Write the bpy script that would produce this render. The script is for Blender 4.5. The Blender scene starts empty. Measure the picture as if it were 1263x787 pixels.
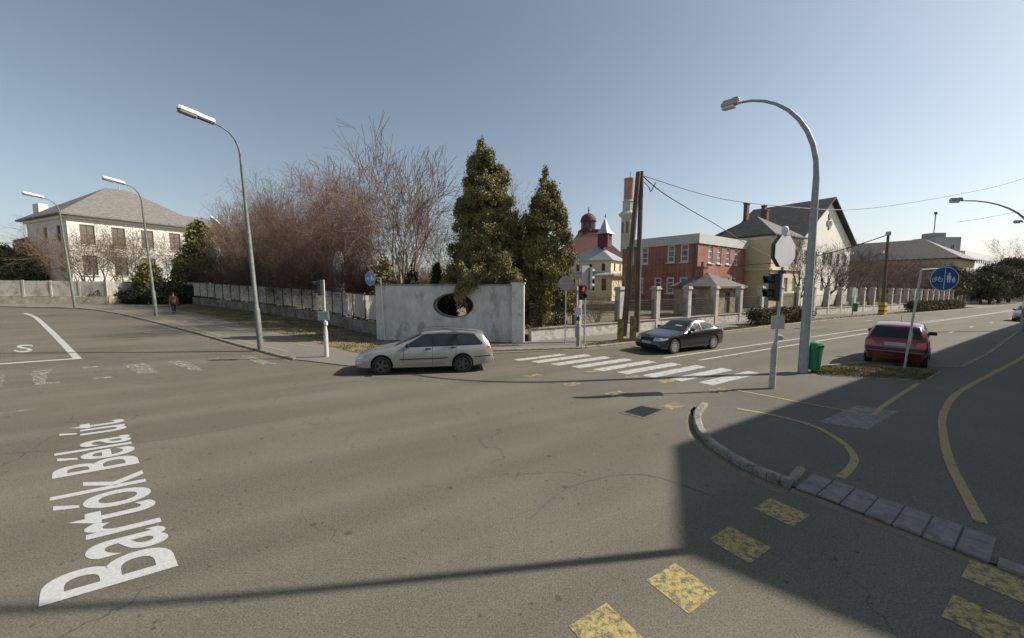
import bpy, bmesh, math, random
import numpy as np
from mathutils import Vector, Matrix
R = math.radians
SC = bpy.context.scene
COL = SC.collection
random.seed(7)

# ------------------------------------------------------------------ camera, sky, sun, exposure
CAMZ, PITCH, FPX = 3.03, .0907, 470.0
cam = bpy.data.cameras.new('camera'); camo = bpy.data.objects.new('camera', cam); COL.objects.link(camo)
camo.location = (0, 0, CAMZ); camo.rotation_euler = (math.pi/2-PITCH, 0, 0)
cam.sensor_width = 36; cam.lens = 36*FPX/1263; cam.clip_end = 6000; cam.clip_start = .05
SC.camera = camo
SUN_AZ, SUN_EL = R(8), R(37.5)          # azimuth measured from +X towards +Y
w = bpy.data.worlds.new('World'); SC.world = w; w.use_nodes = True
nt = w.node_tree; bg = nt.nodes['Background']
sky = nt.nodes.new('ShaderNodeTexSky'); sky.sky_type = 'NISHITA'; sky.sun_disc = False
sky.sun_elevation = SUN_EL; sky.sun_rotation = math.pi/2-SUN_AZ
sky.air_density = 1.0; sky.dust_density = 1.2; sky.ozone_density = 1.4; sky.altitude = 120
hsv = nt.nodes.new('ShaderNodeHueSaturation'); hsv.inputs['Saturation'].default_value = .70; hsv.inputs['Hue'].default_value = .49
nt.links.new(sky.outputs[0], hsv.inputs['Color']); nt.links.new(hsv.outputs[0], bg.inputs[0])
bg.inputs[1].default_value = .082
sl = bpy.data.lights.new('sun', 'SUN'); slo = bpy.data.objects.new('sun', sl); COL.objects.link(slo)
sl.energy = 4.5; sl.angle = R(.53); sl.color = (1, .93, .82)
sd = Vector((math.cos(SUN_EL)*math.cos(SUN_AZ), math.cos(SUN_EL)*math.sin(SUN_AZ), math.sin(SUN_EL)))
slo.rotation_euler = sd.to_track_quat('Z', 'Y').to_euler(); slo.location = (40, 5, 60)
SC.view_settings.view_transform = 'Standard'; SC.view_settings.look = 'None'
SC.view_settings.exposure = 0.50; SC.view_settings.gamma = 1; SC.view_settings.use_curve_mapping = False

# ------------------------------------------------------------------ terrain and measuring helpers
def _sm(v): return 0. if v < 0 else (v*v/12 if v < 6 else v-3)
def H(x, y):
    t = -.795*x+.606*y; s = .848*x+.53*y
    return .0245*min(_sm(t-17), 45)-.0125*min(_sm(s-37), 160)
def W(s, n): return (.848*s-.53*n, .53*s+.848*n)      # road coordinates: s along the right-hand street, n across it
cp, sp_ = math.cos(PITCH), math.sin(PITCH)
def ray(px, py):
    a = px-631.5; b = 393.5-py
    return (a, FPX*cp+b*sp_, b*cp-FPX*sp_)
def at(px, py):                                        # where a sight line meets the ground
    d = ray(px, py); z = 0
    for i in range(60):
        t = (z-CAMZ)/d[2]; z2 = H(d[0]*t, d[1]*t); z += .6*(z2-z)
    return (d[0]*t, d[1]*t)
def P(px, py, Y):
    d = ray(px, py); t = Y/d[1]; return Vector((d[0]*t, Y, CAMZ+d[2]*t))

# ------------------------------------------------------------------ materials
MATS = {}
def srgb(c): return tuple(((v/255)/12.92 if v/255 < .04045 else ((v/255+.055)/1.055)**2.4) for v in c)
def mat(name, col, rough=.8, metal=0, var=.12, scale=3., bump=0., bscale=40., col2=None, spots=None, trans=0, emis=None, coat=0, zs=1.):
    """procedural surface: base colour broken up by two noises; optional second colour in patches"""
    if name in MATS: return MATS[name]
    m = bpy.data.materials.new(name); m.use_nodes = True; n = m.node_tree.nodes; l = m.node_tree.links
    b = n['Principled BSDF']; b.inputs['Roughness'].default_value = rough; b.inputs['Metallic'].default_value = metal
    if coat: b.inputs['Coat Weight'].default_value = coat; b.inputs['Coat Roughness'].default_value = .05
    tc = n.new('ShaderNodeTexCoord'); mp = n.new('ShaderNodeMapping'); mp.inputs['Scale'].default_value = (1, 1, zs)
    l.new(tc.outputs['Object'], mp.inputs[0])
    no = n.new('ShaderNodeTexNoise'); no.inputs['Scale'].default_value = scale; no.inputs['Detail'].default_value = 6; no.inputs['Roughness'].default_value = .65
    l.new(mp.outputs[0], no.inputs['Vector'])
    cr = n.new('ShaderNodeValToRGB'); l.new(no.outputs[0], cr.inputs[0])
    c1 = tuple(max(0, v*(1-var*1.6)) for v in col[:3])+(1,); c2 = tuple(min(1, v*(1+var*1.4)) for v in col[:3])+(1,)
    cr.color_ramp.elements[0].position = .33; cr.color_ramp.elements[0].color = c1
    cr.color_ramp.elements[1].position = .68; cr.color_ramp.elements[1].color = c2
    out = cr.outputs[0]
    if col2:
        n2 = n.new('ShaderNodeTexNoise'); n2.inputs['Scale'].default_value = (spots or (1.5, .55))[0]; n2.inputs['Detail'].default_value = 8; n2.inputs['Roughness'].default_value = .7
        l.new(mp.outputs[0], n2.inputs['Vector'])
        r2 = n.new('ShaderNodeValToRGB'); th = (spots or (1.5, .55))[1]
        r2.color_ramp.elements[0].position = th-.03; r2.color_ramp.elements[1].position = th+.05
        l.new(n2.outputs[0], r2.inputs[0]); mx = n.new('ShaderNodeMix'); mx.data_type = 'RGBA'
        l.new(r2.outputs[0], mx.inputs[0]); l.new(out, mx.inputs[6]); mx.inputs[7].default_value = tuple(col2)+(1,)
        out = mx.outputs[2]
    l.new(out, b.inputs['Base Color'])
    if bump:
        nb = n.new('ShaderNodeTexNoise'); nb.inputs['Scale'].default_value = bscale; nb.inputs['Detail'].default_value = 4
        l.new(mp.outputs[0], nb.inputs['Vector']); bp = n.new('ShaderNodeBump'); bp.inputs['Strength'].default_value = bump; bp.inputs['Distance'].default_value = .02
        l.new(nb.outputs[0], bp.inputs['Height']); l.new(bp.outputs[0], b.inputs['Normal'])
    if emis: b.inputs['Emission Color'].default_value = tuple(emis)+(1,); b.inputs['Emission Strength'].default_value = .55
    MATS[name] = m; return m

def asphalt_mat(name, base, tint=(1, 1, 1), tracks=True, paint=None, wear=.5, pscale=9., solid=False):
    """asphalt; with paint= it is road paint worn through to the asphalt"""
    m = bpy.data.materials.new(name); m.use_nodes = True; n = m.node_tree.nodes; l = m.node_tree.links; b = n['Principled BSDF']
    geo = n.new('ShaderNodeNewGeometry')
    def noise(scale, detail=4, rough=.6, vec=None):
        q = n.new('ShaderNodeTexNoise'); q.inputs['Scale'].default_value = scale; q.inputs['Detail'].default_value = detail; q.inputs['Roughness'].default_value = rough
        l.new(vec or geo.outputs['Position'], q.inputs['Vector']); return q.outputs[0]
    def ramp(src, p0, p1, v0, v1):
        r = n.new('ShaderNodeMapRange'); r.inputs[1].default_value = p0; r.inputs[2].default_value = p1; r.inputs[3].default_value = v0; r.inputs[4].default_value = v1
        l.new(src, r.inputs[0]); return r.outputs[0]
    def mul(a, c):
        q = n.new('ShaderNodeMath'); q.operation = 'MULTIPLY'; l.new(a, q.inputs[0]); l.new(c, q.inputs[1]); return q.outputs[0]
    v = mul(ramp(noise(55, 3, .75), .3, .7, .50, 1.55), ramp(noise(.35, 5), .3, .7, .91, 1.09))
    v = mul(v, ramp(noise(14, 6, .8), .3, .7, .86, 1.14))
    v = mul(v, ramp(noise(150, 2, .8), .56, .70, 1.0, 1.75)); v = mul(v, ramp(noise(95, 2, .8), .30, .42, .62, 1.0))
    if tracks:
        mp = n.new('ShaderNodeMapping'); mp.vector_type = 'TEXTURE'; mp.inputs['Rotation'].default_value = (0, 0, R(30)); mp.inputs['Scale'].default_value = (9, .85, 1)
        l.new(geo.outputs['Position'], mp.inputs[0])
        v = mul(v, ramp(noise(.7, 3, .5, mp.outputs[0]), .38, .62, .88, 1.08))
        vo = n.new('ShaderNodeTexVoronoi'); vo.inputs['Scale'].default_value = 1.7; vo.inputs['Randomness'].default_value = 1; l.new(geo.outputs['Position'], vo.inputs['Vector'])
        q = n.new('ShaderNodeMath'); q.operation = 'ADD'; l.new(vo.outputs['Distance'], q.inputs[0]); l.new(ramp(noise(9), 0, 1, -.06, .06), q.inputs[1])
        v = mul(v, ramp(q.outputs[0], .05, .09, .62, 1.0))
        v3 = n.new('ShaderNodeTexVoronoi'); v3.inputs['Scale'].default_value = 4.6; l.new(geo.outputs['Position'], v3.inputs['Vector'])
        g3 = ramp(noise(.8, 3), .5, .6, .62, 1.0); q3 = n.new('ShaderNodeMath'); q3.operation = 'MAXIMUM'; l.new(ramp(v3.outputs['Distance'], .07, .12, .6, 1.0), q3.inputs[0]); l.new(g3, q3.inputs[1]); v = mul(v, q3.outputs[0])
        cv = n.new('ShaderNodeTexVoronoi'); cv.feature = 'DISTANCE_TO_EDGE'; cv.inputs['Scale'].default_value = .28
        dm = n.new('ShaderNodeVectorMath'); dm.operation = 'ADD'; nn = n.new('ShaderNodeTexNoise'); nn.inputs['Scale'].default_value = 1.3; nn.inputs['Detail'].default_value = 7
        l.new(geo.outputs['Position'], nn.inputs['Vector']); l.new(geo.outputs['Position'], dm.inputs[0]); l.new(nn.outputs[1], dm.inputs[1]); l.new(dm.outputs[0], cv.inputs['Vector'])
        crack = ramp(cv.outputs['Distance'], .0012, .004, .62, 1.0)
        gate = ramp(noise(.25, 3), .50, .56, 0, 1)
        mg = n.new('ShaderNodeMix'); mg.data_type = 'FLOAT'; l.new(gate, mg.inputs[0]); mg.inputs[2].default_value = 1; l.new(crack, mg.inputs[3]); v = mul(v, mg.outputs[0])
    cc = n.new('ShaderNodeCombineColor')
    for i in range(3):
        q = n.new('ShaderNodeMath'); q.operation = 'MULTIPLY'; l.new(v, q.inputs[0]); q.inputs[1].default_value = base*tint[i]; l.new(q.outputs[0], cc.inputs[i])
    out = cc.outputs[0]
    if paint:
        pc = n.new('ShaderNodeMix'); pc.data_type = 'RGBA'; pc.blend_type = 'MULTIPLY'; pc.inputs[0].default_value = 1
        pc.inputs[6].default_value = tuple(paint)+(1,); g = ramp(noise(30, 4), .3, .7, .8, 1.1); gc = n.new('ShaderNodeCombineColor')
        for i in range(3): l.new(g, gc.inputs[i])
        l.new(gc.outputs[0], pc.inputs[7])
        f = mul(ramp(noise(pscale, 9, .8), wear-.05, wear+.04, 0, 1), ramp(noise(120, 2, .7), .36, .46, 1 if solid else .25, 1))
        mx = n.new('ShaderNodeMix'); mx.data_type = 'RGBA'; l.new(f, mx.inputs[0]); l.new(out, mx.inputs[6]); l.new(pc.outputs[2], mx.inputs[7]); out = mx.outputs[2]
    l.new(out, b.inputs['Base Color']); b.inputs['Roughness'].default_value = .86; b.inputs['Specular IOR Level'].default_value = .25
    bp = n.new('ShaderNodeBump'); bp.inputs['Strength'].default_value = .35; bp.inputs['Distance'].default_value = .008
    l.new(noise(70, 3, .7), bp.inputs['Height']); l.new(bp.outputs[0], b.inputs['Normal'])
    MATS[name] = m; return m
ASPHALT = asphalt_mat('asphalt', .119, (1.09, 1, .77))
PAVE = asphalt_mat('pavement asphalt', .108, (1.06, 1, .82), tracks=False)
PAVE2 = asphalt_mat('old pavement asphalt', .16, (1.08, 1, .84), tracks=False)
WPAINT = asphalt_mat('worn white road paint', .119, (1.09, 1, .77), tracks=False, paint=(.50, .50, .47), wear=.44, pscale=5)
WPAINT2 = asphalt_mat('very worn white road paint', .119, (1.09, 1, .77), tracks=False, paint=(.44, .44, .41), wear=.55, pscale=7)
TPAINT = asphalt_mat('fresh white lettering paint', .119, (1.09, 1, .77), tracks=False, paint=(.47, .47, .46), wear=.22, pscale=3, solid=True)
YPAINT = asphalt_mat('worn yellow road paint', .119, (1.09, 1, .77), tracks=False, paint=(.44, .345, .12), wear=.49, pscale=13)
YLINE = asphalt_mat('faded yellow line paint', .115, (1.05, 1, .88), tracks=False, paint=(.38, .29, .12), wear=.42, pscale=6)
WLINE = asphalt_mat('thin white line paint', .119, (1.09, 1, .77), tracks=False, paint=(.50, .50, .47), wear=.42, pscale=4)
SEAM_SHADE = asphalt_mat('dark seam and shadow asphalt', .095, (1, 1, .95), tracks=False)  # serves the tar seams and the painted lamp shadow line
KERBM = mat('kerb stone', (.25, .235, .20), .9, var=.25, scale=6, bump=.4, bscale=60, col2=(.12, .115, .10), spots=(3, .56))
SLABM = mat('pale concrete slab', (.185, .185, .172), .9, var=.15, scale=9, bump=.4, bscale=80, col2=(.12, .12, .11), spots=(5, .56))
GRASSG = mat('dry turf soil', (.19, .15, .085), 1, var=.35, scale=1.2, bump=.6, bscale=25, col2=(.12, .12, .05), spots=(.8, .54))
PLASTER = mat('weathered grey plaster', (.56, .55, .53), .92, var=.14, scale=1.6, bump=.6, bscale=22, col2=(.36, .34, .31), spots=(1.3, .57), zs=.55)
PEEL = mat('peeling white plaster', (.52, .49, .44), .92, var=.12, scale=3, bump=.5, bscale=14, col2=(.34, .29, .24), spots=(2.6, .52))
COPING = mat('brown stone coping', (.36, .28, .22), .9, var=.2, scale=6, bump=.4)
PILLAR = mat('grey concrete pillar', (.50, .47, .42), .9, var=.15, scale=4, bump=.5, bscale=50, col2=(.33, .31, .28), spots=(3, .58))
DARKIRON = mat('dark iron', (.06, .06, .058), .6, var=.2)
CREAM = mat('cream render', (.80, .76, .66), .9, var=.06, scale=1.5, col2=(.62, .57, .47), spots=(.5, .64))
WHITEW = mat('whitish render', (.68, .66, .60), .9, var=.05, scale=1.5, col2=(.66, .63, .56), spots=(.5, .64))
YELLOW = mat('pale yellow render', (.66, .58, .38), .9, var=.06, scale=1.2)
OCHRE = mat('dull ochre render', (.48, .42, .30), .9, var=.08, scale=1.2)
BRICKM = None
def brick_mat(name, a, b_, mortar, sc=6.):
    m = bpy.data.materials.new(name); m.use_nodes = True; n = m.node_tree.nodes; l = m.node_tree.links; b = n['Principled BSDF']
    tc = n.new('ShaderNodeTexCoord'); sx = n.new('ShaderNodeSeparateXYZ'); l.new(tc.outputs['Object'], sx.inputs[0])
    ad = n.new('ShaderNodeMath'); ad.operation = 'ADD'; l.new(sx.outputs[0], ad.inputs[0]); l.new(sx.outputs[1], ad.inputs[1])
    cx = n.new('ShaderNodeCombineXYZ'); l.new(ad.outputs[0], cx.inputs[0]); l.new(sx.outputs[2], cx.inputs[1])
    br = n.new('ShaderNodeTexBrick'); br.inputs['Scale'].default_value = sc; br.inputs['Color1'].default_value = a+(1,); br.inputs['Color2'].default_value = b_+(1,); br.inputs['Mortar'].default_value = mortar+(1,)
    br.inputs['Mortar Size'].default_value = .018; l.new(cx.outputs[0], br.inputs['Vector'])
    no = n.new('ShaderNodeTexNoise'); no.inputs['Scale'].default_value = .8; no.inputs['Detail'].default_value = 7; l.new(tc.outputs['Object'], no.inputs['Vector'])
    mr = n.new('ShaderNodeMapRange'); mr.inputs[1].default_value = .3; mr.inputs[2].default_value = .7; mr.inputs[3].default_value = .75; mr.inputs[4].default_value = 1.2; l.new(no.outputs[0], mr.inputs[0])
    mx = n.new('ShaderNodeVectorMath'); mx.operation = 'SCALE'; l.new(br.outputs[0], mx.inputs[0]); l.new(mr.outputs[0], mx.inputs['Scale']); l.new(mx.outputs[0], b.inputs['Base Color']); b.inputs['Roughness'].default_value = .9
    MATS[name] = m; return m
BRICKM = brick_mat('red brick', (.34, .12, .085), (.27, .09, .065), (.36, .26, .21), 3.2)
CHBRICK = brick_mat('pink chimney brick', (.46, .24, .19), (.40, .20, .16), (.45, .33, .28), 1.5)
ROOFG = mat('grey roof tiles', (.175, .163, .147), .85, var=.22, scale=2.2, bump=.6, bscale=9, zs=3)
ROOFD = mat('dark slate roof', (.052, .050, .048), .75, var=.25, scale=1.6, bump=.5, bscale=8)
ROOFR = mat('rust red tile roof', (.105, .040, .034), .8, var=.2, scale=2, bump=.5, bscale=9)
ROOFB = mat('tan slate roof', (.20, .185, .165), .8, var=.2, scale=2, bump=.5, bscale=9)
METALR = mat('pale sheet metal roof', (.40, .41, .43), .4, .3, var=.1, scale=2)
PALEMETAL = mat('galvanised steel', (.42, .43, .43), .5, .35, var=.12, scale=8)
GREENPOLE = mat('grey green painted steel', (.14, .155, .13), .6, .1, var=.18, scale=6, col2=(.22, .22, .19), spots=(9, .6))
CONCPOLE = mat('weathered pale grey pole', (.33, .35, .36), .6, .15, var=.1, scale=5, col2=(.24, .25, .25), spots=(7, .6))
WHITEP = mat('white plastic', (.72, .72, .72), .4, var=.03)
LENSG = mat('lamp glass', (.55, .56, .56), .12, var=.03)
BLACKP = mat('black plastic', (.015, .015, .017), .4, var=.1)
GREYP = mat('light grey sign back', (.50, .51, .52), .5, .2, var=.08, scale=7)
BLUES = mat('blue sign face', (.012, .10, .34), .35, var=.05)
BLUES2 = mat('faded blue sign face', (.06, .20, .38), .4, var=.1)
SIGNW = mat('white sign symbol', (.75, .76, .76), .4, var=.04)
REDL = mat('lit red lamp', (.45, .012, .01), .3, var=0, emis=(1, .03, .04))
DLENS = mat('dark lens', (.03, .04, .04), .15, var=.1)
GREENB = mat('green plastic bin', (.015, .20, .075), .4, var=.08)
WOOD = mat('weathered pole wood', (.13, .105, .075), .9, var=.3, scale=7, bump=.5, zs=.15)
YCONC = mat('yellow painted footing', (.38, .28, .05), .8, var=.2, scale=5, col2=(.14, .13, .06), spots=(3, .5))
BARK = mat('brown bark', (.13, .10, .08), .95, var=.3, scale=6)
BARKP = mat('pale bark', (.32, .28, .24), .95, var=.2, scale=5)
BARKR = mat('reddish twig bark', (.18, .10, .075), .95, var=.25, scale=4)
BARKG = mat('grey twig bark', (.19, .15, .125), .95, var=.25, scale=4)
BARKT = mat('tan twig bark', (.21, .145, .10), .95, var=.25, scale=4)
BARKW = mat('whitish peeling bark', (.55, .53, .50), .9, var=.2, scale=3, col2=(.28, .26, .23), spots=(4, .57))
THUJA = mat('olive evergreen foliage', (.20, .185, .065), .8, var=.45, scale=1.4, col2=(.27, .18, .065), spots=(2, .57))
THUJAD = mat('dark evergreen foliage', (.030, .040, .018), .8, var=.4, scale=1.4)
PINEF = mat('dark pine foliage', (.125, .125, .07), .95, var=.45, scale=.5, col2=(.085, .075, .04), spots=(.4, .56))
OLIVE = mat('yellow green foliage', (.17, .155, .05), .8, var=.4, scale=1.2)
HEDGEM = mat('brown green hedge foliage', (.14, .115, .055), .9, var=.4, scale=2.)
DRYG = mat('dry grass blades', (.25, .20, .095), .9, var=.35, scale=1.2, col2=(.14, .14, .05), spots=(1.1, .54))
LEAFM = mat('dead brown leaves', (.22, .10, .045), .9, var=.4, scale=8)
GLASSW = mat('dark window pane', (.05, .055, .06), .12, var=.3, scale=.6)
GLASSB = mat('blue grey window pane', (.16, .19, .22), .15, var=.3, scale=.7)
SHUT = mat('brown window shutter', (.15, .125, .11), .7, var=.2, scale=3)
WFRAME = mat('white window frame', (.68, .67, .63), .6, var=.05)
BFRAME = mat('brown window frame', (.16, .09, .055), .6, var=.1)
PANELM = mat('white fence sheeting with shadow streaks', (.74, .71, .63), .7, var=.10, scale=1.4, col2=(.52, .47, .39), spots=(1.6, .54), zs=.5)  # second colour paints tree shadows onto the sheets as streaks
_m = PANELM.node_tree; _t = _m.nodes.new('ShaderNodeBsdfTranslucent'); _x = _m.nodes.new('ShaderNodeMixShader'); _x.inputs[0].default_value = .5
_b = _m.nodes['Principled BSDF']; _m.links.new(_b.inputs['Base Color'].links[0].from_socket, _t.inputs[0]); _o = _m.nodes['Material Output']; _m.links.new(_b.outputs[0], _x.inputs[1]); _m.links.new(_t.outputs[0], _x.inputs[2]); _m.links.new(_x.outputs[0], _o.inputs['Surface'])
TYRE = mat('tyre rubber', (.022, .022, .022), .85, var=.15)
RIM = mat('alloy rim', (.50, .50, .52), .35, .7, var=.05)
RIMD = mat('dark steel rim', (.10, .10, .105), .5, .5, var=.1)
CARGL = mat('car window glass', (.020, .030, .030), .08, var=.2, scale=1.5)
CSILVER = mat('silver car paint', (.36, .36, .345), .32, .5, var=.03, coat=.6)
CBLACK = mat('black car paint', (.008, .009, .012), .28, 0, var=.05, coat=.5)
CRED = mat('dark red car paint', (.19, .012, .024), .3, .2, var=.04, coat=1)
CTEAL = mat('teal car paint', (.02, .16, .18), .3, .2, var=.04, coat=1)
TAILR = mat('red tail lamp plastic', (.62, .03, .02), .2, var=.05, coat=1)
HEADL = mat('clear headlamp', (.62, .64, .66), .12, .3, var=.1, coat=1)
PLATEM = mat('blurred pale number plate', (.40, .39, .40), .5, var=.08)
WPLATE = mat('pale number plate', (.6, .6, .6), .5, var=.05)
AMBER = mat('amber indicator', (.55, .2, .03), .3, var=.05)

# ------------------------------------------------------------------ mesh helpers
class MB:
    def __init__(s): s.v = []; s.f = []
    def quad(s, a, b, c, d): i = len(s.v); s.v += [tuple(a), tuple(b), tuple(c), tuple(d)]; s.f.append((i, i+1, i+2, i+3)); return s
    def poly(s, pts): i = len(s.v); s.v += [tuple(p) for p in pts]; s.f.append(tuple(range(i, i+len(pts)))); return s
    def box(s, c, d, rz=0, M=None):
        i = len(s.v); ca, sa = math.cos(rz), math.sin(rz)
        for z in (-1, 1):
            for y in (-1, 1):
                for x in (-1, 1):
                    X, Y, Z = x*d[0]/2, y*d[1]/2, z*d[2]/2
                    p = Vector((c[0]+X*ca-Y*sa, c[1]+X*sa+Y*ca, c[2]+Z))
                    if M: p = M@p
                    s.v.append(tuple(p))
        s.f += [tuple(i+k for k in q) for q in ((0, 2, 3, 1), (4, 5, 7, 6), (0, 1, 5, 4), (1, 3, 7, 5), (3, 2, 6, 7), (2, 0, 4, 6))]; return s
    def tube(s, pts, rads, n=8, cap=True):
        pts = [Vector(p) for p in pts]
        if not hasattr(rads, '__len__'): rads = [rads]*len(pts)
        i0 = len(s.v); up = None
        for k, p in enumerate(pts):
            d = (pts[min(k+1, len(pts)-1)]-pts[max(k-1, 0)]).normalized()
            if up is None:
                up = Vector((0, 0, 1)) if abs(d.z) < .9 else Vector((1, 0, 0))
            a = d.cross(up)
            if a.length < 1e-4: a = d.cross(Vector((0, 1, 0)))
            a.normalize(); b = a.cross(d).normalized(); up = b
            for j in range(n):
                t = 2*math.pi*j/n; s.v.append(tuple(p+(a*math.cos(t)+b*math.sin(t))*rads[k]))
        for k in range(len(pts)-1):
            for j in range(n):
                a_ = i0+k*n+j; b_ = i0+k*n+(j+1) % n; s.f.append((a_, b_, b_+n, a_+n))
        if cap: s.f.append(tuple(i0+j for j in reversed(range(n)))); s.f.append(tuple(i0+(len(pts)-1)*n+j for j in range(n)))
        return s
    def prism(s, poly, z0, z1, M=None):          # poly in xy, extruded along z; M places it
        n = len(poly); i = len(s.v)
        for z in (z0, z1):
            for p in poly:
                q = Vector((p[0], p[1], z)); q = M@q if M else q; s.v.append(tuple(q))
        s.f.append(tuple(i+j for j in reversed(range(n)))); s.f.append(tuple(i+n+j for j in range(n)))
        for j in range(n): s.f.append((i+j, i+(j+1) % n, i+n+(j+1) % n, i+n+j))
        return s
    def lathe(s, prof, n=16, c=(0, 0, 0), M=None, cap=True):   # prof: (r,z)
        i = len(s.v)
        for r, z in prof:
            for j in range(n):
                t = 2*math.pi*j/n; p = Vector((c[0]+r*math.cos(t), c[1]+r*math.sin(t), c[2]+z)); p = M@p if M else p; s.v.append(tuple(p))
        for k in range(len(prof)-1):
            for j in range(n): a = i+k*n+j; b = i+k*n+(j+1) % n; s.f.append((a, b, b+n, a+n))
        if cap: s.f.append(tuple(i+j for j in reversed(range(n)))); s.f.append(tuple(i+(len(prof)-1)*n+j for j in range(n)))
        return s
    def sphere(s, c, r, n=12, sc=(1, 1, 1)):
        return s.lathe([(max(.001, r*math.sin(math.pi*k/8))*1.0, -r*math.cos(math.pi*k/8)*sc[2]) for k in range(9)], n, c, cap=False)
    def obj(s, name, m, parent=None, smooth=False, bevel=0):
        me = bpy.data.meshes.new(name); me.from_pydata(s.v, [], s.f); me.validate(clean_customdata=False)
        if m: me.materials.append(m)
        if smooth: 
            for p in me.polygons: p.use_smooth = True
            try: me.set_sharp_from_angle(angle=R(smooth if smooth is not True else 40))
            except Exception: pass
        o = bpy.data.objects.new(name, me); COL.objects.link(o)
        if bevel:
            b = o.modifiers.new('bevel', 'BEVEL'); b.width = bevel; b.segments = 2; b.limit_method = 'ANGLE'
        if parent: o.parent = parent
        return o
def fast_mesh(name, V, F, m, parent=None):
    """V (n,3) array, F (k,4) or (k,3) array"""
    me = bpy.data.meshes.new(name); k = F.shape[1]
    me.vertices.add(len(V)); me.vertices.foreach_set('co', V.astype(np.float32).ravel())
    me.loops.add(F.size); me.loops.foreach_set('vertex_index', F.astype(np.int32).ravel())
    me.polygons.add(len(F)); me.polygons.foreach_set('loop_start', np.arange(0, F.size, k, dtype=np.int32)); me.polygons.foreach_set('loop_total', np.full(len(F), k, dtype=np.int32))
    me.update(calc_edges=True); me.materials.append(m)
    o = bpy.data.objects.new(name, me); COL.objects.link(o)
    if parent: o.parent = parent
    return o
def thing(name, label, cat, loc=(0, 0, 0), rz=0, group=None):
    o = bpy.data.objects.new(name, None); COL.objects.link(o); o.location = loc; o.rotation_euler = (0, 0, rz); o.empty_display_size = .3
    o['label'] = label; o['category'] = cat
    if group: o['group'] = group
    return o
def tag(o, label, cat, group=None, kind=None):
    if label: o['label'] = label
    if cat: o['category'] = cat
    if group: o['group'] = group
    if kind: o['kind'] = kind
    return o
def dup(root, loc, rz=0, label=None, group=None, scale=None):
    r = root.copy(); COL.objects.link(r); r.location = loc; r.rotation_euler = (0, 0, rz)
    if label: r['label'] = label
    if group: r['group'] = group
    if scale: r.scale = scale
    for ch in list(root.children):
        c = ch.copy(); COL.objects.link(c); c.parent = r
        for g in list(ch.children):
            d = g.copy(); COL.objects.link(d); d.parent = c
    return r
def gz(x, y, dz=0): return (x, y, H(x, y)+dz)

def sheet(name, poly, dz, m, cell=1.2, smooth=False):
    """polygon in plan, cut on a grid and laid on the terrain dz above it"""
    bm = bmesh.new(); vs = [bm.verts.new((p[0], p[1], 0)) for p in poly]; bm.faces.new(vs)
    xs = [p[0] for p in poly]; ys = [p[1] for p in poly]
    flat = all(abs(H(p[0], p[1])) < 1e-6 for p in poly)
    if not flat:
        for ax, lo, hi in ((0, min(xs), max(xs)), (1, min(ys), max(ys))):
            k = math.ceil(lo/cell)*cell
            while k < hi:
                no = (1, 0, 0) if ax == 0 else (0, 1, 0); co = (k, 0, 0) if ax == 0 else (0, k, 0)
                bmesh.ops.bisect_plane(bm, geom=bm.verts[:]+bm.edges[:]+bm.faces[:], plane_co=co, plane_no=no); k += cell
    bmesh.ops.triangulate(bm, faces=bm.faces[:])
    for v in bm.verts: v.co.z = H(v.co.x, v.co.y)+dz
    bmesh.ops.recalc_face_normals(bm, faces=bm.faces[:])
    for f in bm.faces:
        if f.normal.z < 0: f.normal_flip()
    if dz > .025:      # a skirt down into the ground closes the edge of raised sheets
        be = [e for e in bm.edges if e.is_boundary]; q = bmesh.ops.extrude_edge_only(bm, edges=be)
        for v in [g for g in q['geom'] if isinstance(g, bmesh.types.BMVert)]: v.co.z -= dz+.03
    me = bpy.data.meshes.new(name); bm.to_mesh(me); bm.free(); me.materials.append(m)
    o = bpy.data.objects.new(name, me); COL.objects.link(o); o['kind'] = 'structure'; return o
def strip(mb, pts, wd, dz, step=1.0):
    """painted line along a plan polyline"""
    P2 = []
    for a, b in zip(pts[:-1], pts[1:]):
        L = math.dist(a, b); k = max(1, int(L/step))
        P2 += [(a[0]+(b[0]-a[0])*i/k, a[1]+(b[1]-a[1])*i/k) for i in range(k)]
    P2.append(pts[-1]); i0 = len(mb.v)
    for i, p in enumerate(P2):
        a = P2[max(0, i-1)]; b = P2[min(len(P2)-1, i+1)]; d = Vector((b[0]-a[0], b[1]-a[1])).normalized(); nx, ny = -d.y*wd/2, d.x*wd/2
        for sgn in (1, -1): x, y = p[0]+nx*sgn, p[1]+ny*sgn; mb.v.append((x, y, H(x, y)+dz))
    for i in range(len(P2)-1): a = i0+2*i; mb.f.append((a, a+1, a+3, a+2))
def smoothline(pts, k=4):
    out = []; n = len(pts)
    for i in range(n-1):
        p0 = pts[max(0, i-1)]; p1 = pts[i]; p2 = pts[i+1]; p3 = pts[min(n-1, i+2)]
        for j in range(k):
            t = j/k; out.append(tuple(.5*((2*p1[c])+(-p0[c]+p2[c])*t+(2*p0[c]-5*p1[c]+4*p2[c]-p3[c])*t*t+(-p0[c]+3*p1[c]-3*p2[c]+p3[c])*t**3) for c in range(len(p1))))
    out.append(tuple(pts[-1])); return out

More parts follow.
